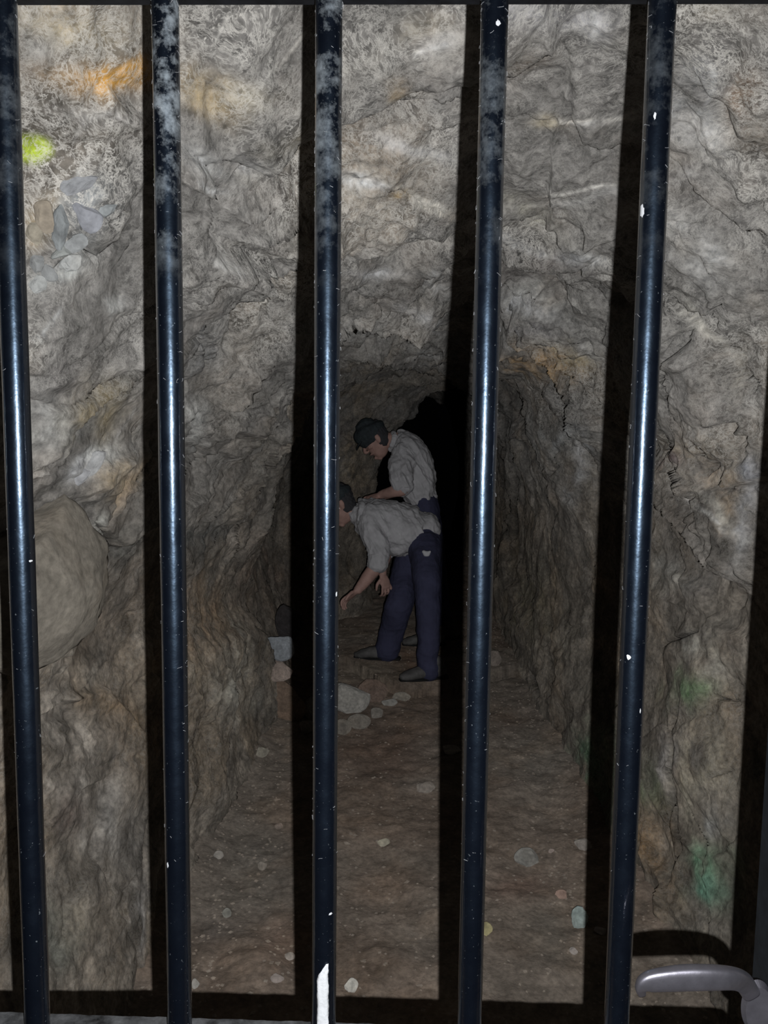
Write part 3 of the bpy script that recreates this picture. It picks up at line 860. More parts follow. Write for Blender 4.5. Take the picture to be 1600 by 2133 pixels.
# broken slabs wedged in the left wall: pieces of the wall
from mathutils.bvhtree import BVHTree
def bvh_of(o):
    n = len(o.data.vertices)
    c = np.empty(n * 3, np.float32)
    o.data.vertices.foreach_get('co', c)
    qn = len(o.data.polygons)
    li = np.empty(qn * 4, np.int32)
    o.data.loops.foreach_get('vertex_index', li)
    return BVHTree.FromPolygons(c.reshape(-1, 3).tolist(), li.reshape(-1, 4).tolist())

def coarse_hit(px_, py_):
    """nearest wall vertex seen at this pixel"""
    m = np.where((np.abs(px - px_) < 14) & (np.abs(py - py_) < 14) & (pz > .3))[0]
    if not len(m):
        return None, None
    j = m[np.argmin(np.hypot(px[m] - px_, py[m] - py_) + pz[m] * 2)]
    return V[j], NV[j]

SLABS = [(160, 385, 64, 26, -20, (.33, .34, .36)), (215, 410, 60, 26, -35, (.31, .34, .35)), (128, 470, 28, 70, 15, (.27, .30, .30)),
         (178, 450, 44, 50, -20, (.29, .30, .34)), (205, 480, 50, 30, -45, (.42, .44, .43)), (160, 505, 44, 24, -30, (.40, .42, .41)),
         (92, 460, 40, 52, 20, (.44, .34, .21)), (72, 490, 26, 40, 10, (.42, .35, .22)), (140, 545, 36, 26, -25, (.44, .45, .42)), (130, 520, 40, 18, -30, (.33, .35, .32)),
         (100, 560, 26, 30, 0, (.30, .31, .30)), (70, 545, 26, 34, 20, (.28, .29, .28)), (82, 590, 24, 30, 15, (.44, .45, .42)),
         (196, 965, 60, 24, -38, (.42, .42, .41)), (165, 992, 36, 26, -38, (.40, .40, .41)),
         (222, 435, 40, 24, -35, (.30, .33, .33))]
for i, (ax, ay, wpx, hpx, th, colr) in enumerate(SLABS):
    p0, n0 = coarse_hit(ax, ay)
    if p0 is None:
        continue
    zd = (p0 - CAM) @ FWD
    me = rock_mesh((wpx / 2 / F * zd * 1.45, hpx / 2 / F * zd * 1.45, .020), 600 + i, 3, 14, .08)
    colr = tuple(round(.86 * (.55 * c_ + .45 * sum(colr) / 3), 3) for c_ in colr)
    me.materials.append(rock_mat(colr))
    o = new_obj('stone', me, walls['wall_left'] if p0[2] < 3 else None)
    zax = Vector(n0 * .6 - FWD * .4).normalized()
    xa = Vector(RGT * math.cos(math.radians(-th)) + UPV * math.sin(math.radians(-th)))
    xa = (xa - zax * xa.dot(zax)).normalized()
    ya = zax.cross(xa)
    o.matrix_world = Matrix(((xa.x, ya.x, zax.x, p0[0]), (xa.y, ya.y, zax.y, p0[1]), (xa.z, ya.z, zax.z, p0[2]), (0, 0, 0, 1)))

# ------------------------------------------------------------------ gate
gate = empty('barred_gate', (0.0, 0.0, 0.0), 'black round-bar iron gate with white dust across the tunnel mouth', 'gate')

def cyl_mesh(x, y, z0, z1, r, seg=40, rings=60, wob=0.00012):
    zs = np.linspace(z0, z1, rings)
    th = np.linspace(0, 2 * math.pi, seg, endpoint=False)
    v = np.array([(x + r * math.cos(t), y + r * math.sin(t), z) for z in zs for t in th])
    q_ = [(a * seg + b, a * seg + (b + 1) % seg, (a + 1) * seg + (b + 1) % seg, (a + 1) * seg + b) for a in range(rings - 1) for b in range(seg)]
    pf_ = v.astype(np.float32)
    v[:, :2] += ((fbm(pf_ * 60, 2, 77) * wob)[:, None] * np.stack([(v[:, 0] - x) / r, (v[:, 1] - y) / r], -1))
    return mesh_from(v, q_, 'bar')

def box_mesh(x0, x1, y0, y1, z0, z1, bev=.0015):
    bm = bmesh.new()
    bmesh.ops.create_cube(bm, size=1)
    for v in bm.verts:
        v.co = Vector((x0 if v.co.x < 0 else x1, y0 if v.co.y < 0 else y1, z0 if v.co.z < 0 else z1))
    bmesh.ops.bevel(bm, geom=bm.edges[:], offset=bev, segments=2, affect='EDGES')
    me = bpy.data.meshes.new('box')
    bm.to_mesh(me)
    bm.free()
    return me

DUST = {-3: .3, -2: .35, -1: 1.6, 0: 1.0, 1: .55, 2: .25}
bars = []
for i in range(-3, 3):
    b = child('bar', cyl_mesh(.12 * i, 0, .06, 1.90, .0099), gate, M_BLACK)
    b['dust'] = DUST[i]
    bars.append(b)
sx_l = on_y(1566, 2000, .024)[0]
post_w = .036
RZ0 = .988
child('rail', box_mesh(-.62, sx_l + .002, .0085, .0300, RZ0 - .032, RZ0), gate, M_RAIL)
child('rail', box_mesh(-.62, sx_l + .002, .0085, .0300, 1.821, 1.853), gate, M_RAIL)
child('rail', box_mesh(-.62, sx_l + .002, .0085, .0300, .06, .092), gate, M_RAIL)
child('end_post', box_mesh(sx_l, sx_l + post_w, -.014, .024, .03, 1.90, .003), gate, M_POST)
child('end_post', box_mesh(-.66, -.62, -.014, .024, .03, 1.90, .003), gate, M_POST)
# dust lying on the middle rail
dv, dq = [], []
nx = 420
xs_ = np.linspace(-.61, sx_l - .001, nx)
ysr = np.linspace(.0095, .0292, 10)
dx_, dy_ = np.meshgrid(xs_, ysr, indexing='ij')
pp = np.stack([dx_.ravel(), dy_.ravel(), np.full(dx_.size, RZ0)], -1)
pp[:, 2] += .0002 + .0006 * (1 + fbm(pp.astype(np.float32) * 90, 3, 8))
rr_, cc_ = np.meshgrid(np.arange(nx - 1), np.arange(9), indexing='ij')
dq = np.stack([rr_ * 10 + cc_, (rr_ + 1) * 10 + cc_, (rr_ + 1) * 10 + cc_ + 1, rr_ * 10 + cc_ + 1], -1).reshape(-1, 4)
dm = child('rail_dust', mesh_from(pp, dq, 'dust'), gate, M_DUSTY)
dm['kind'] = 'stuff'

# strip of white tape hanging down the third bar
p_t = on_y(684, 2008, -.0102)[2]
tv, tq = [], []
rows = 60
for k_ in range(rows):
    z = p_t - k_ / (rows - 1) * .11
    wob = .0002 * math.sin(k_ * .7) + .00015 * math.sin(k_ * 1.9 + 1)
    xl_, xr_ = -.0052, .0042
    if k_ < 9:
        xl_ += (1 - k_ / 9) ** 1.6 * .0075
    for j in range(7):
        xx = xl_ + (xr_ - xl_) * j / 6 + wob * (1 if j in (0, 6) else .3) + .0012 * k_ / rows
        r_ = .0102 + .0009 * (1 + math.sin(j * 2.1 + k_ * .35 + math.sin(k_ * .21) * 3)) * .5
        yv = -math.sqrt(max(r_ * r_ - xx * xx, 1e-8))
        tv.append((xx, yv, z))
for k_ in range(rows - 1):
    for j in range(6):
        a = k_ * 7 + j
        tq.append((a, a + 7, a + 8, a + 1))
tm = mesh_from(tv, tq, 'tape')
tape = child('tape_strip', tm, gate, M_TAPE)
tape['label'] = 'glossy white strip of tape'
sol = tape.modifiers.new('s', 'SOLIDIFY')
sol.thickness = .0002
sol.offset = 1

# lever handle on the end post
def sweep(points, secs, seg=20, name='sweep'):
    """points: Nx3 path, secs: (half width along A, half height along B), A=gate normal, B=up"""
    P_ = catmull(points, 8)
    S_ = catmull(secs, 8)
    A = np.array([0, -1.0, 0])
    v = []
    n = len(P_)
    for i in range(n):
        t = P_[min(i + 1, n - 1)] - P_[max(i - 1, 0)]
        t /= np.linalg.norm(t)
        a = A - t * (A @ t)
        a /= np.linalg.norm(a)
        b = np.cross(t, a)
        for j in range(seg):
            th = 2 * math.pi * j / seg
            cc, ss = math.cos(th), math.sin(th)
            e = .6
            v.append(P_[i] + a * S_[i][0] * math.copysign(abs(cc) ** e, cc) + b * S_[i][1] * math.copysign(abs(ss) ** e, ss))
    q_ = [(i * seg + j, i * seg + (j + 1) % seg, (i + 1) * seg + (j + 1) % seg, (i + 1) * seg + j) for i in range(n - 1) for j in range(seg)]
    me = bpy.data.meshes.new(name)
    faces = [tuple(x) for x in q_] + [tuple(range(seg))[::-1], tuple((n - 1) * seg + j for j in range(seg))]
    me.from_pydata([tuple(x) for x in v], [], faces)
    for p in me.polygons:
        p.use_smooth = True
    return me

yl = -.052
hpts = [on_y(1337, 2072, yl + .004), on_y(1336, 2056, yl + .001), on_y(1356, 2044, yl), on_y(1420, 2037, yl), on_y(1480, 2036, yl), on_y(1525, 2038, yl + .004),
        on_y(1548, 2046, yl + .018), on_y(1560, 2062, -.014)]
hsec = [(.002, .0028), (.0035, .0045), (.0045, .0075), (.0055, .0090), (.0055, .0088), (.0055, .0080), (.006, .0075), (.007, .0075)]
hd = child('lever_handle', sweep(hpts, hsec, 24, 'lever'), gate, M_CHROME)
hd['label'] = 'worn grey metal lever handle'
cpl = on_y(1566, 2085, -.014)
def plate(cx_, cz_, rw, rh, y0, y1):
    bm = bmesh.new()
    bmesh.ops.create_cone(bm, cap_ends=True, segments=40, radius1=1, radius2=.86, depth=1)
    for v in bm.verts:
        x, y, z = v.co
        v.co = Vector((cx_ + x * rw, y0 + (y1 - y0) * (z + .5), cz_ + y * rh))
    bmesh.ops.recalc_face_normals(bm, faces=bm.faces)
    me = bpy.data.meshes.new('plate')
    bm.to_mesh(me)
    bm.free()
    return me
child('handle_plate', plate(cpl[0] + .004, cpl[2] - .004, .012, .022, -.0135, -.019), gate, M_CHROME)

# bare chips in the paint
def chip(i, px_, py_, wpx, hpx, seed):
    rn = random.Random(seed)
    p_ = on_y(px_, py_, -.0099)
    k_ = 0.6 / F
    xo = max(-.0092, min(.0092, p_[0] - .12 * i))
    v = []
    n = 14
    for j in range(n):
        a = 2 * math.pi * j / n
        rr1 = rn.uniform(.7, 1.15)
        x = max(-.0098, min(.0098, xo + math.cos(a) * wpx / 2 * k_ * rr1))
        v.append((.12 * i + x, -math.sqrt(.01012 ** 2 - x * x), p_[2] + math.sin(a) * hpx / 2 * k_ * rr1))
    v.append((.12 * i + xo, -math.sqrt(.0103 ** 2 - xo * xo), p_[2]))
    me = bpy.data.meshes.new('chip')
    me.from_pydata(v, [], [(j, (j + 1) % n, n) for j in range(n)])
    return child('paint_chip', me, gate, M_LINT)
for k_, c_ in enumerate([(1, 1038, 48, 10, 13), (2, 1339, 436, 7, 26), (0, 700, 1240, 3, 11), (-2, 57, 1171, 5, 5), (2, 1311, 1370, 8, 12),
                         (2, 1335, 1482, 3, 11), (2, 1365, 240, 5, 16), (-1, 348, 1804, 5, 14), (0, 688, 1906, 8, 6)]):
    chip(*c_, 70 + k_)

# cobweb lint sticking to the bars
def lint(bar_x, n, seed, zmin=1.15, zmax=1.82):
    rn = random.Random(seed)
    v, q_ = [], []
    for _ in range(n):
        z = zmin + (zmax - zmin) * (1 - rn.random() ** 2.0)
        th = rn.choice([rn.gauss(math.pi, .25), rn.gauss(0, .25), rn.uniform(-math.pi, 0)])
        th = -abs(th) if abs(th) < math.pi else th
        r0 = .0099
        ln = rn.uniform(.0008, .0035)
        pts = []
        dth, dz, dr = rn.uniform(-.35, .35), rn.uniform(-1, 1), rn.uniform(.0, .25)
        cv = rn.uniform(-1, 1)
        for k_ in range(6):
            t = k_ / 5
            a = th + dth * t + cv * .2 * t * t
            rr1 = r0 + .0002 + dr * ln * t * (1 - .5 * t)
            pts.append(np.array([bar_x + rr1 * math.cos(a), rr1 * math.sin(a), z + dz * ln * t + cv * ln * .4 * t * (1 - t)]))
        w_ = rn.uniform(.00004, .00011)
        b0 = len(v)
        for p_ in pts:
            for ox, oz in ((-w_, -w_), (w_, -w_), (0, w_)):
                v.append(p_ + np.array([ox, -abs(oz), oz]))
        for k_ in range(5):
            for j in range(3):
                q_.append((b0 + k_ * 3 + j, b0 + k_ * 3 + (j + 1) % 3, b0 + (k_ + 1) * 3 + (j + 1) % 3, b0 + (k_ + 1) * 3 + j))
    return mesh_from(v, q_, 'lint')
for i, n in ((-2, 40), (-1, 130), (0, 130), (1, 110), (2, 80)):
    o = child('lint', lint(.12 * i, n, 40 + i), gate, M_LINT)
    o['kind'] = 'stuff'

# ------------------------------------------------------------------ figures
LAT = np.array([0.0, 1.0, 0.0])       # away from the camera = the far side of a figure that faces left

def tube_geo(pts, A, B, lat=LAT, seg=20, sub=6, lathe_power=1.0):
    """returns verts, quads of a capped tube; pts Nx3, A: radius in the picture plane, B: radius along lat"""
    D = np.column_stack([np.asarray(pts, float), np.asarray(A, float), np.asarray(B, float)])
    D = catmull(D, sub) if len(D) > 2 else np.array([D[0] + (D[1] - D[0]) * k / sub for k in range(sub + 1)])
    D[:, 3:] = np.maximum(D[:, 3:], .002)
    P_ = D[:, :3]
    n = len(P_)
    T = np.array([P_[min(i + 1, n - 1)] - P_[max(i - 1, 0)] for i in range(n)])
    T /= np.linalg.norm(T, axis=1, keepdims=True) + 1e-9
    rings = []
    caps0 = [(-1.0, .05), (-.86, .5), (-.5, .86)]
    for off, s in caps0:
        rings.append((P_[0] + T[0] * off * min(D[0, 3], D[0, 4]) * .8, T[0], D[0, 3] * s, D[0, 4] * s))
    for i in range(n):
        rings.append((P_[i], T[i], D[i, 3], D[i, 4]))
    for off, s in reversed(caps0):
        rings.append((P_[-1] - T[-1] * off * min(D[-1, 3], D[-1, 4]) * .8, T[-1], D[-1, 3] * s, D[-1, 4] * s))
    v = []
    for c_, t, a, b in rings:
        l = lat - t * (lat @ t)
        l /= np.linalg.norm(l) + 1e-9
        nn_ = np.cross(t, l)
        for j in range(seg):
            th = 2 * math.pi * j / seg
            v.append(c_ + nn_ * a * math.cos(th) + l * b * math.sin(th))
    m_ = len(rings)
    f = [(i * seg + j, i * seg + (j + 1) % seg, (i + 1) * seg + (j + 1) % seg, (i + 1) * seg + j) for i in range(m_ - 1) for j in range(seg)]
    return v, f, [tuple(range(seg))[::-1], tuple((m_ - 1) * seg + j for j in range(seg))]

def fuse(geos, voxel, smooth=4, wr=None, seed=0, name='body'):
    verts, faces = [], []
    for v, f, caps in geos:
        b0 = len(verts)
        verts += [tuple(p) for p in v]
        faces += [tuple(b0 + k_ for k_ in q_) for q_ in list(f) + list(caps)]
    me = bpy.data.meshes.new(name)
    me.from_pydata(verts, [], faces)
    bm = bmesh.new()
    bm.from_mesh(me)
    bmesh.ops.recalc_face_normals(bm, faces=bm.faces)
    bm.to_mesh(me)
    bm.free()
    tmp = bpy.data.objects.new('tmp', me)
    COL.objects.link(tmp)
    rm = tmp.modifiers.new('r', 'REMESH')
    rm.mode = 'VOXEL'
    rm.voxel_size = voxel
    if smooth:
        s_ = tmp.modifiers.new('s', 'SMOOTH')
        s_.iterations = smooth
        s_.factor = .6
    dg = bpy.context.evaluated_depsgraph_get()
    dg.update()
    out = bpy.data.meshes.new_from_object(tmp.evaluated_get(dg))
    out.name = name
    bpy.data.objects.remove(tmp)
    n = len(out.vertices)
    if wr and n:
        c_ = np.empty(n * 3, np.float32)
        nn_ = np.empty(n * 3, np.float32)
        out.vertices.foreach_get('co', c_)
        out.vertices.foreach_get('normal', nn_)
        c_, nn_ = c_.reshape(-1, 3), nn_.reshape(-1, 3)
        dv_ = wr(c_)
        c_ = c_ + nn_ * dv_[:, None]
        out.vertices.foreach_set('co', c_.astype(np.float32).ravel())
    out.polygons.foreach_set('use_smooth', np.ones(len(out.polygons), bool))
    out.update()
    return out

def hand(wrist, direction, curl, lat, scale=1.0, thumb_side=1):
    """palm, four unequal curled fingers and a thumb"""
    d = direction / np.linalg.norm(direction)
    l = lat - d * (lat @ d)
    l /= np.linalg.norm(l)
    pn = np.cross(d, l)                 # palm normal
    if pn @ curl < 0:
        pn = -pn
    g = [tube_geo([wrist, wrist + d * .045 * scale, wrist + d * .085 * scale], [.016, .015, .012], [.024, .036, .036], lat=l, seg=16, sub=4)]
    for k_, (off, ln) in enumerate(((-.031, .066), (-.0105, .075), (.0105, .070), (.031, .056))):
        b = wrist + d * .082 * scale + l * off
        p1 = b + d * ln * .42 + pn * ln * .10 + l * off * .18
        p2 = p1 + d * ln * .22 + pn * ln * .26
        p3 = p2 + d * ln * .04 + pn * ln * .26
        g.append(tube_geo([b, p1, p2, p3], [.0088, .0083, .0078, .0068], [.0088, .0083, .0078, .0068], lat=l, seg=12, sub=4))
    b = wrist + d * .03 + l * (-.028 * thumb_side)
    p1 = b + d * .024 + l * (-.026 * thumb_side) + pn * .012
    p2 = p1 + d * .030 + l * (-.006 * thumb_side) + pn * .014
    g.append(tube_geo([b, p1, p2], [.012, .0105, .0085], [.012, .0105, .0085], lat=l, seg=12, sub=4))
    return g

def head_geo(c_, up, fw):
    """head, nose, chin, ears as capped tubes about the centre c_"""
    up = up / np.linalg.norm(up)
    fw = fw - up * (fw @ up)
    fw /= np.linalg.norm(fw)
    la = np.cross(up, fw)
    Hh = lambda f_, u_, s_=0.0: c_ + fw * f_ + up * u_ + la * s_
    rings = [(.052, -.112, .020, .022), (.040, -.095, .046, .040), (.026, -.070, .066, .054), (.010, -.035, .085, .064), (.002, .005, .094, .070),
             (-.004, .045, .096, .075), (-.006, .080, .084, .066), (-.006, .105, .055, .046)]
    g = [tube_geo([Hh(r_[0], r_[1]) for r_ in rings], [r_[2] for r_ in rings], [r_[3] for r_ in rings], lat=la, seg=24, sub=4)]
    g.append(tube_geo([Hh(.086, .022), Hh(.102, .0), Hh(.112, -.022), Hh(.096, -.032)], [.008, .010, .012, .008], [.008, .010, .016, .013], lat=la, seg=12))
    g.append(tube_geo([Hh(.080, .036, -.040), Hh(.094, .038, 0), Hh(.080, .036, .040)], [.009] * 3, [.009] * 3, lat=up, seg=12))       # brow
    g.append(tube_geo([Hh(.070, -.062, -.024), Hh(.090, -.058, 0), Hh(.070, -.062, .024)], [.008] * 3, [.007] * 3, lat=up, seg=12))     # lips
    g.append(tube_geo([Hh(.066, -.098), Hh(.078, -.094)], [.016, .012], [.018, .014], lat=la, seg=12))                                  # chin
    for s_ in (-1, 1):
        g.append(tube_geo([Hh(-.008, -.028, .068 * s_), Hh(-.014, .0, .076 * s_), Hh(-.012, .022, .077 * s_)], [.011, .017, .015], [.006, .007, .006], lat=la, seg=12))
        g.append(tube_geo([Hh(.066, -.016, .038 * s_), Hh(.052, -.020, .052 * s_)], [.016, .014], [.014, .012], lat=up, seg=12))        # cheek
    return g, Hh, up, fw, la

def figure(name, root_pt, label, head, neck, trunk, arms, legs, shirt, sleeves, hem, trousers, shoes, seed):
    r_ = empty('person', root_pt, label, 'person')
    hg, Hh, up, fw, la = head_geo(*head)
    g = list(hg)
    g.append(tube_geo(neck, [.052, .054, .066], [.052, .054, .07], seg=20))
    g.append(tube_geo(*trunk))
    for a in arms:
        g.append(tube_geo(a['p'], a['r'], [x * .92 for x in a['r']], seg=18))
        g += hand(np.array(a['p'][-1]), a['hd'], a['curl'], a['lat'], 1.0, a['ts'])
    for lg in legs:
        lr = np.interp(np.linspace(0, 1, len(lg)), [0, .33, .66, 1], [.065, .050, .045, .035])
        g.append(tube_geo(lg, lr, lr))
        g.append(tube_geo([lg[-1], lg[-1] + np.array([-.05, 0, -.035]), lg[-1] + np.array([-.13, 0, -.05])], [.03, .03, .018], [.03, .035, .03]))
    body = child('body', fuse(g, .0042, 2, lambda c_: .0012 * fbm(c_ * 25, 2, seed), name='body'), r_, M_SKIN)
    # eyes and mouth
    for s_ in (-1, 1):
        e = child('eye', fuse([tube_geo([Hh(.082, .012, .024 * s_), Hh(.082, .012, .040 * s_)], [.006, .006], [.007, .007], lat=up, seg=10)], .002, 1), r_, M_EYE)
    # clothes
    def wrinkle(c_):
        q1 = np.stack([c_[:, 0] * 1.0 + c_[:, 2] * .6, c_[:, 1] * .5, c_[:, 2] * .35 - c_[:, 0] * .2], -1)
        return .019 * (ridged(q1 * 15 + seed, 3, seed) - .35) + .005 * fbm(c_ * 17, 3, seed + 4)
    sg = [tube_geo(*s_) for s_ in shirt] + [tube_geo(*s_) for s_ in sleeves]
    child('shirt', fuse(sg, .0055, 3, wrinkle, name='shirt'), r_, M_SHIRT)
    for h_ in hem:
        child(h_[0], fuse([tube_geo(*k_) for k_ in h_[1]], .0045, 2, lambda c_: .004 * ridged(c_ * 30, 2, seed + 8), name=h_[0]), r_, M_SHIRT)
    def wr2(c_):
        q1 = np.stack([c_[:, 0] * .6, c_[:, 1] * .5, c_[:, 2] * 1.0], -1)
        return .009 * (ridged(q1 * 11 + seed, 3, seed + 2) - .3) * (1 + 0 * c_[:, 2])
    child('trousers', fuse([tube_geo(*t_) for t_ in trousers], .006, 3, wr2, name='trousers'), r_, M_TROUS)
    # hair and cap
    rings = [(-.030, -.035, .066, .070), (-.026, .0, .078, .076), (-.018, .04, .088, .080), (-.012, .075, .088, .072)]
    child('hair', fuse([tube_geo([Hh(a[0], a[1]) for a in rings], [a[2] for a in rings], [a[3] for a in rings], lat=la, seg=24)], .004, 2,
                       lambda c_: .003 * fbm(c_ * 60, 2, seed)), r_, M_HAIR)
    rings = [(.006, .036, .108, .086), (.006, .060, .116, .094), (.004, .095, .112, .092), (.000, .122, .075, .065)]
    cg = [tube_geo([Hh(a[0], a[1]) for a in rings], [a[2] for a in rings], [a[3] for a in rings], lat=la, seg=28)]
    cap = child('cap', fuse(cg, .005, 2, lambda c_: .004 * (ridged(c_ * 26, 2, seed) - .3)), r_, M_CAP)
    pk = child('peak', fuse([tube_geo([Hh(.09, .050), Hh(.125, .040), Hh(.148, .026)], [.010, .006, .004], [.078, .068, .045], lat=la, seg=24)], .0035, 1), cap, M_CAP)
    for s_ in shoes:
        p0, dr = s_[0], s_[1] / np.linalg.norm(s_[1])
        side = np.cross(dr, [0, 0, 1.0])
        z0 = s_[2]
        b = lambda f_, u_: np.array([p0[0], p0[1], z0]) + dr * f_ + np.array([0, 0, u_])
        sh = child('shoe', fuse([tube_geo([b(-.06, .055), b(0, .055), b(.08, .048), b(.15, .036), b(.185, .030)], [.042, .045, .038, .028, .020], [.035, .040, .044, .044, .03], lat=side, seg=20),
                                 tube_geo([b(-.03, .06), b(-.02, .11)], [.045, .042], [.042, .04], lat=side, seg=18)], .005, 2, lambda c_: .002 * fbm(c_ * 40, 2, seed)), r_, M_SHOE)
        child('sole', fuse([tube_geo([b(-.09, .014), b(0, .014), b(.09, .014), b(.195, .016)], [.012, .012, .012, .010], [.032, .040, .047, .028], lat=side, seg=16)], .004, 1), sh, M_SOLE)
    return r_

I = lambda dx, dy: RGT * dx + UPV * dy     # a direction given as right/up in the photograph

# --- bending man, nearer
ZB = 5.08
nf = on_floor(893, 1418, .05)
ff = on_floor(806, 1374, .05)
nzd, fzd = (nf - CAM) @ FWD, (ff - CAM) @ FWD
A1 = lambda x, y, z=ZB: at(x, y, z)
fig_b = figure('bending', (nf + ff) / 2 * np.array([1, 1, 0]),
    'man bent double in a dusty white shirt and navy trousers, arms hanging to the left',
    (A1(709, 1052), I(-.50, .86), I(-.86, -.50)),
    [A1(716, 1060), A1(733, 1068), A1(752, 1074)],
    ([A1(885, 1118), A1(850, 1100), A1(800, 1085), A1(765, 1078)], [.07, .08, .09, .06], [.11, .12, .14, .12]),
    [dict(p=[A1(772, 1090, ZB - .16), A1(792, 1160, ZB - .20), A1(768, 1200, ZB - .22), A1(745, 1230, ZB - .24)], r=[.048, .043, .040, .027],
          hd=I(-.80, -.60), curl=I(.5, -.8), lat=LAT * .8 + I(.3, -.3), ts=1),
     dict(p=[A1(778, 1090, ZB + .14), A1(802, 1150, ZB + .06), A1(796, 1178, ZB - .02), A1(797, 1196, ZB - .06)], r=[.048, .042, .036, .026],
          hd=I(.28, -.95), curl=I(-.9, -.2), lat=LAT * .5 + I(.7, .1), ts=1)],
    [[A1(886, 1140, ZB - .09), A1(892, 1262, nzd + .04), A1(892, 1330, nzd), A1(892, 1396, nzd)],
     [A1(862, 1140, ZB + .08), A1(846, 1200, ZB + .10), A1(832, 1256, fzd - .05), A1(818, 1310, fzd), A1(808, 1356, fzd)]],
    [([A1(886, 1104), A1(866, 1106), A1(830, 1100), A1(800, 1089), A1(772, 1079), A1(752, 1072), A1(744, 1070)],
      [.115, .145, .160, .150, .128, .104, .070], [.13, .175, .185, .20, .20, .155, .08], LAT, 28),
     ([A1(850, 1128), A1(825, 1132), A1(806, 1128)], [.070, .080, .05], [.12, .13, .10])],
    [([A1(772, 1088, ZB - .13), A1(783, 1120, ZB - .17), A1(789, 1148, ZB - .20), A1(789, 1164, ZB - .21)], [.088, .076, .064, .058], [.080, .072, .062, .056]),
     ([A1(776, 1090, ZB + .12), A1(792, 1125, ZB + .10), A1(801, 1152, ZB + .06)], [.085, .07, .058], [.08, .066, .055])],
    [('sleeve_cuff', [([A1(789, 1160, ZB - .21), A1(786, 1177, ZB - .215)], [.062, .064], [.060, .060])]),
     ('collar', [([A1(750, 1040, ZB - .02), A1(754, 1056, ZB - .13), A1(752, 1082, ZB - .14), A1(744, 1100, ZB - .06)], [.016, .022, .024, .018], [.008, .010, .010, .008])])],
    [([A1(876, 1112), A1(882, 1128), A1(886, 1150)], [.095, .112, .10], [.15, .165, .14]),
     ([A1(886, 1140, ZB - .09), A1(889, 1200, nzd + .10), A1(892, 1262, nzd + .04), A1(892, 1330, nzd), A1(892, 1382, nzd), A1(891, 1402, nzd)],
      [.108, .088, .074, .067, .066, .070], [.11, .10, .085, .075, .07, .072]),
     ([A1(862, 1140, ZB + .08), A1(846, 1200, ZB + .10), A1(832, 1256, fzd - .05), A1(818, 1310, fzd), A1(808, 1346, fzd), A1(806, 1358, fzd)],
      [.108, .098, .088, .080, .078, .076], [.11, .10, .09, .08, .078, .074])],
    [(np.array([nf[0] + .02, nf[1], 0]), np.array([-1.0, -.35, 0]), fz(nf[0], nf[1]) + .0),
     (np.array([ff[0] - .01, ff[1], 0]), np.array([-1.0, .05, 0]), fz(ff[0], ff[1]) + .0)], 3)
_tr = [o_ for o_ in fig_b.children if o_.name.startswith('trousers')][0]
_tv = np.array([v.co[:] for v in _tr.data.vertices])
_tx, _ty, _tz = project(_tv)
_m = np.hypot(_tx - 889, _ty - 1152) < 8
ZP = float(_tz[_m].min()) + .008 if _m.any() else ZB - .2
pt = child('torn_patch', fuse([tube_geo([A1(882, 1149, ZP), A1(889, 1154, ZP), A1(896, 1149, ZP)], [.010, .019, .007], [.012, .014, .008], seg=12)], .003, 1), fig_b,
           simple('white_scrap', (.6, .6, .62), .8))
pt['label'] = 'small white torn patch'

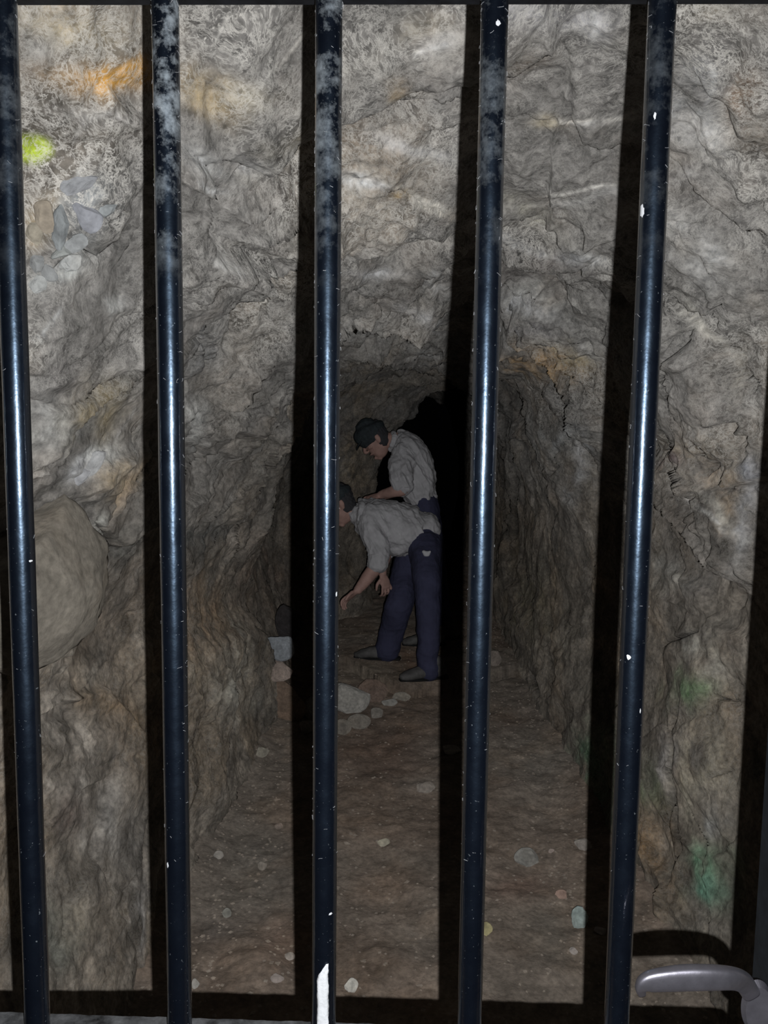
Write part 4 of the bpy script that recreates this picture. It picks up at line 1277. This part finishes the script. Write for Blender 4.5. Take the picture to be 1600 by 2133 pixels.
# --- standing man, behind
ZS = 5.50
s1 = on_floor(893, 1352, .03)
s2 = on_floor(925, 1340, .03)
B1 = lambda x, y, z=ZS: at(x, y, z)
fig_s = figure('standing', (s1 + s2) / 2 * np.array([1, 1, 0]),
    'man standing upright behind, head bowed in a dark cap, white shirt, forearm held forward',
    (B1(784, 917), I(-.60, .80), I(-.80, -.60)),
    [B1(790, 921), B1(808, 917), B1(830, 920)],
    ([B1(882, 1055), B1(874, 1010), B1(862, 965), B1(846, 932)], [.06, .08, .09, .06], [.10, .12, .14, .13]),
    [dict(p=[B1(846, 948, ZS - .15), B1(838, 978, ZS - .20), B1(842, 1016, ZS - .25), B1(822, 1023, ZS - .25), B1(792, 1031, ZS - .18)], r=[.048, .045, .043, .040, .027],
          hd=I(-.95, -.30), curl=I(.1, -.9), lat=LAT * .8 + I(0, .4), ts=1),
     dict(p=[B1(842, 945, ZS + .15), B1(837, 1010, ZS + .20), B1(815, 1026, ZS + .16), B1(786, 1036, ZS + .08)], r=[.048, .043, .038, .026],
          hd=I(-.95, -.30), curl=I(.1, -.9), lat=LAT * .8 + I(0, .4), ts=-1)],
    [[B1(884, 1080, ZS - .07), at(889, 1200, ZS), at(892, 1270, ZS + .04), at(893, 1325, ZS + .08)],
     [B1(890, 1080, ZS + .09), at(908, 1200, ZS + .15), at(918, 1270, ZS + .2), at(925, 1318, ZS + .25)]],
    [([B1(881, 1044), B1(874, 1022), B1(865, 990), B1(857, 958), B1(847, 934), B1(832, 918), B1(826, 916)],
      [.100, .120, .138, .138, .112, .078, .055], [.14, .17, .18, .19, .185, .12, .06], LAT, 28)],
    [([B1(846, 945, ZS - .13), B1(838, 975, ZS - .19), B1(838, 1000, ZS - .24), B1(838, 1012, ZS - .25)], [.090, .088, .080, .066], [.082, .078, .070, .062]),
     ([B1(842, 945, ZS + .15), B1(836, 985, ZS + .19), B1(836, 1010, ZS + .19)], [.08, .07, .06], [.08, .07, .055])],
    [('sleeve_cuff', [([B1(848, 1010, ZS - .24), B1(836, 1020, ZS - .245)], [.052, .052], [.052, .052])]),
     ('collar', [([B1(818, 900, ZS - .03), B1(822, 908, ZS - .09), B1(818, 925, ZS - .09), B1(812, 938, ZS - .03)], [.016, .018, .018, .014], [.008] * 4)])],
    [([B1(880, 1040), B1(884, 1062), B1(887, 1095)], [.096, .105, .10], [.15, .16, .14]),
     ([B1(884, 1080, ZS - .07), at(889, 1200, ZS), at(891, 1270, ZS + .04), at(893, 1330, ZS + .08)], [.10, .078, .066, .062], [.10, .085, .075, .07]),
     ([B1(890, 1080, ZS + .09), at(908, 1200, ZS + .15), at(918, 1270, ZS + .2), at(925, 1322, ZS + .25)], [.10, .078, .066, .062], [.10, .085, .075, .07])],
    [(np.array([s1[0] + .02, s1[1], 0]), np.array([-1.0, -.1, 0]), fz(s1[0], s1[1])),
     (np.array([s2[0] + .02, s2[1], 0]), np.array([-1.0, .05, 0]), fz(s2[0], s2[1]))], 14)
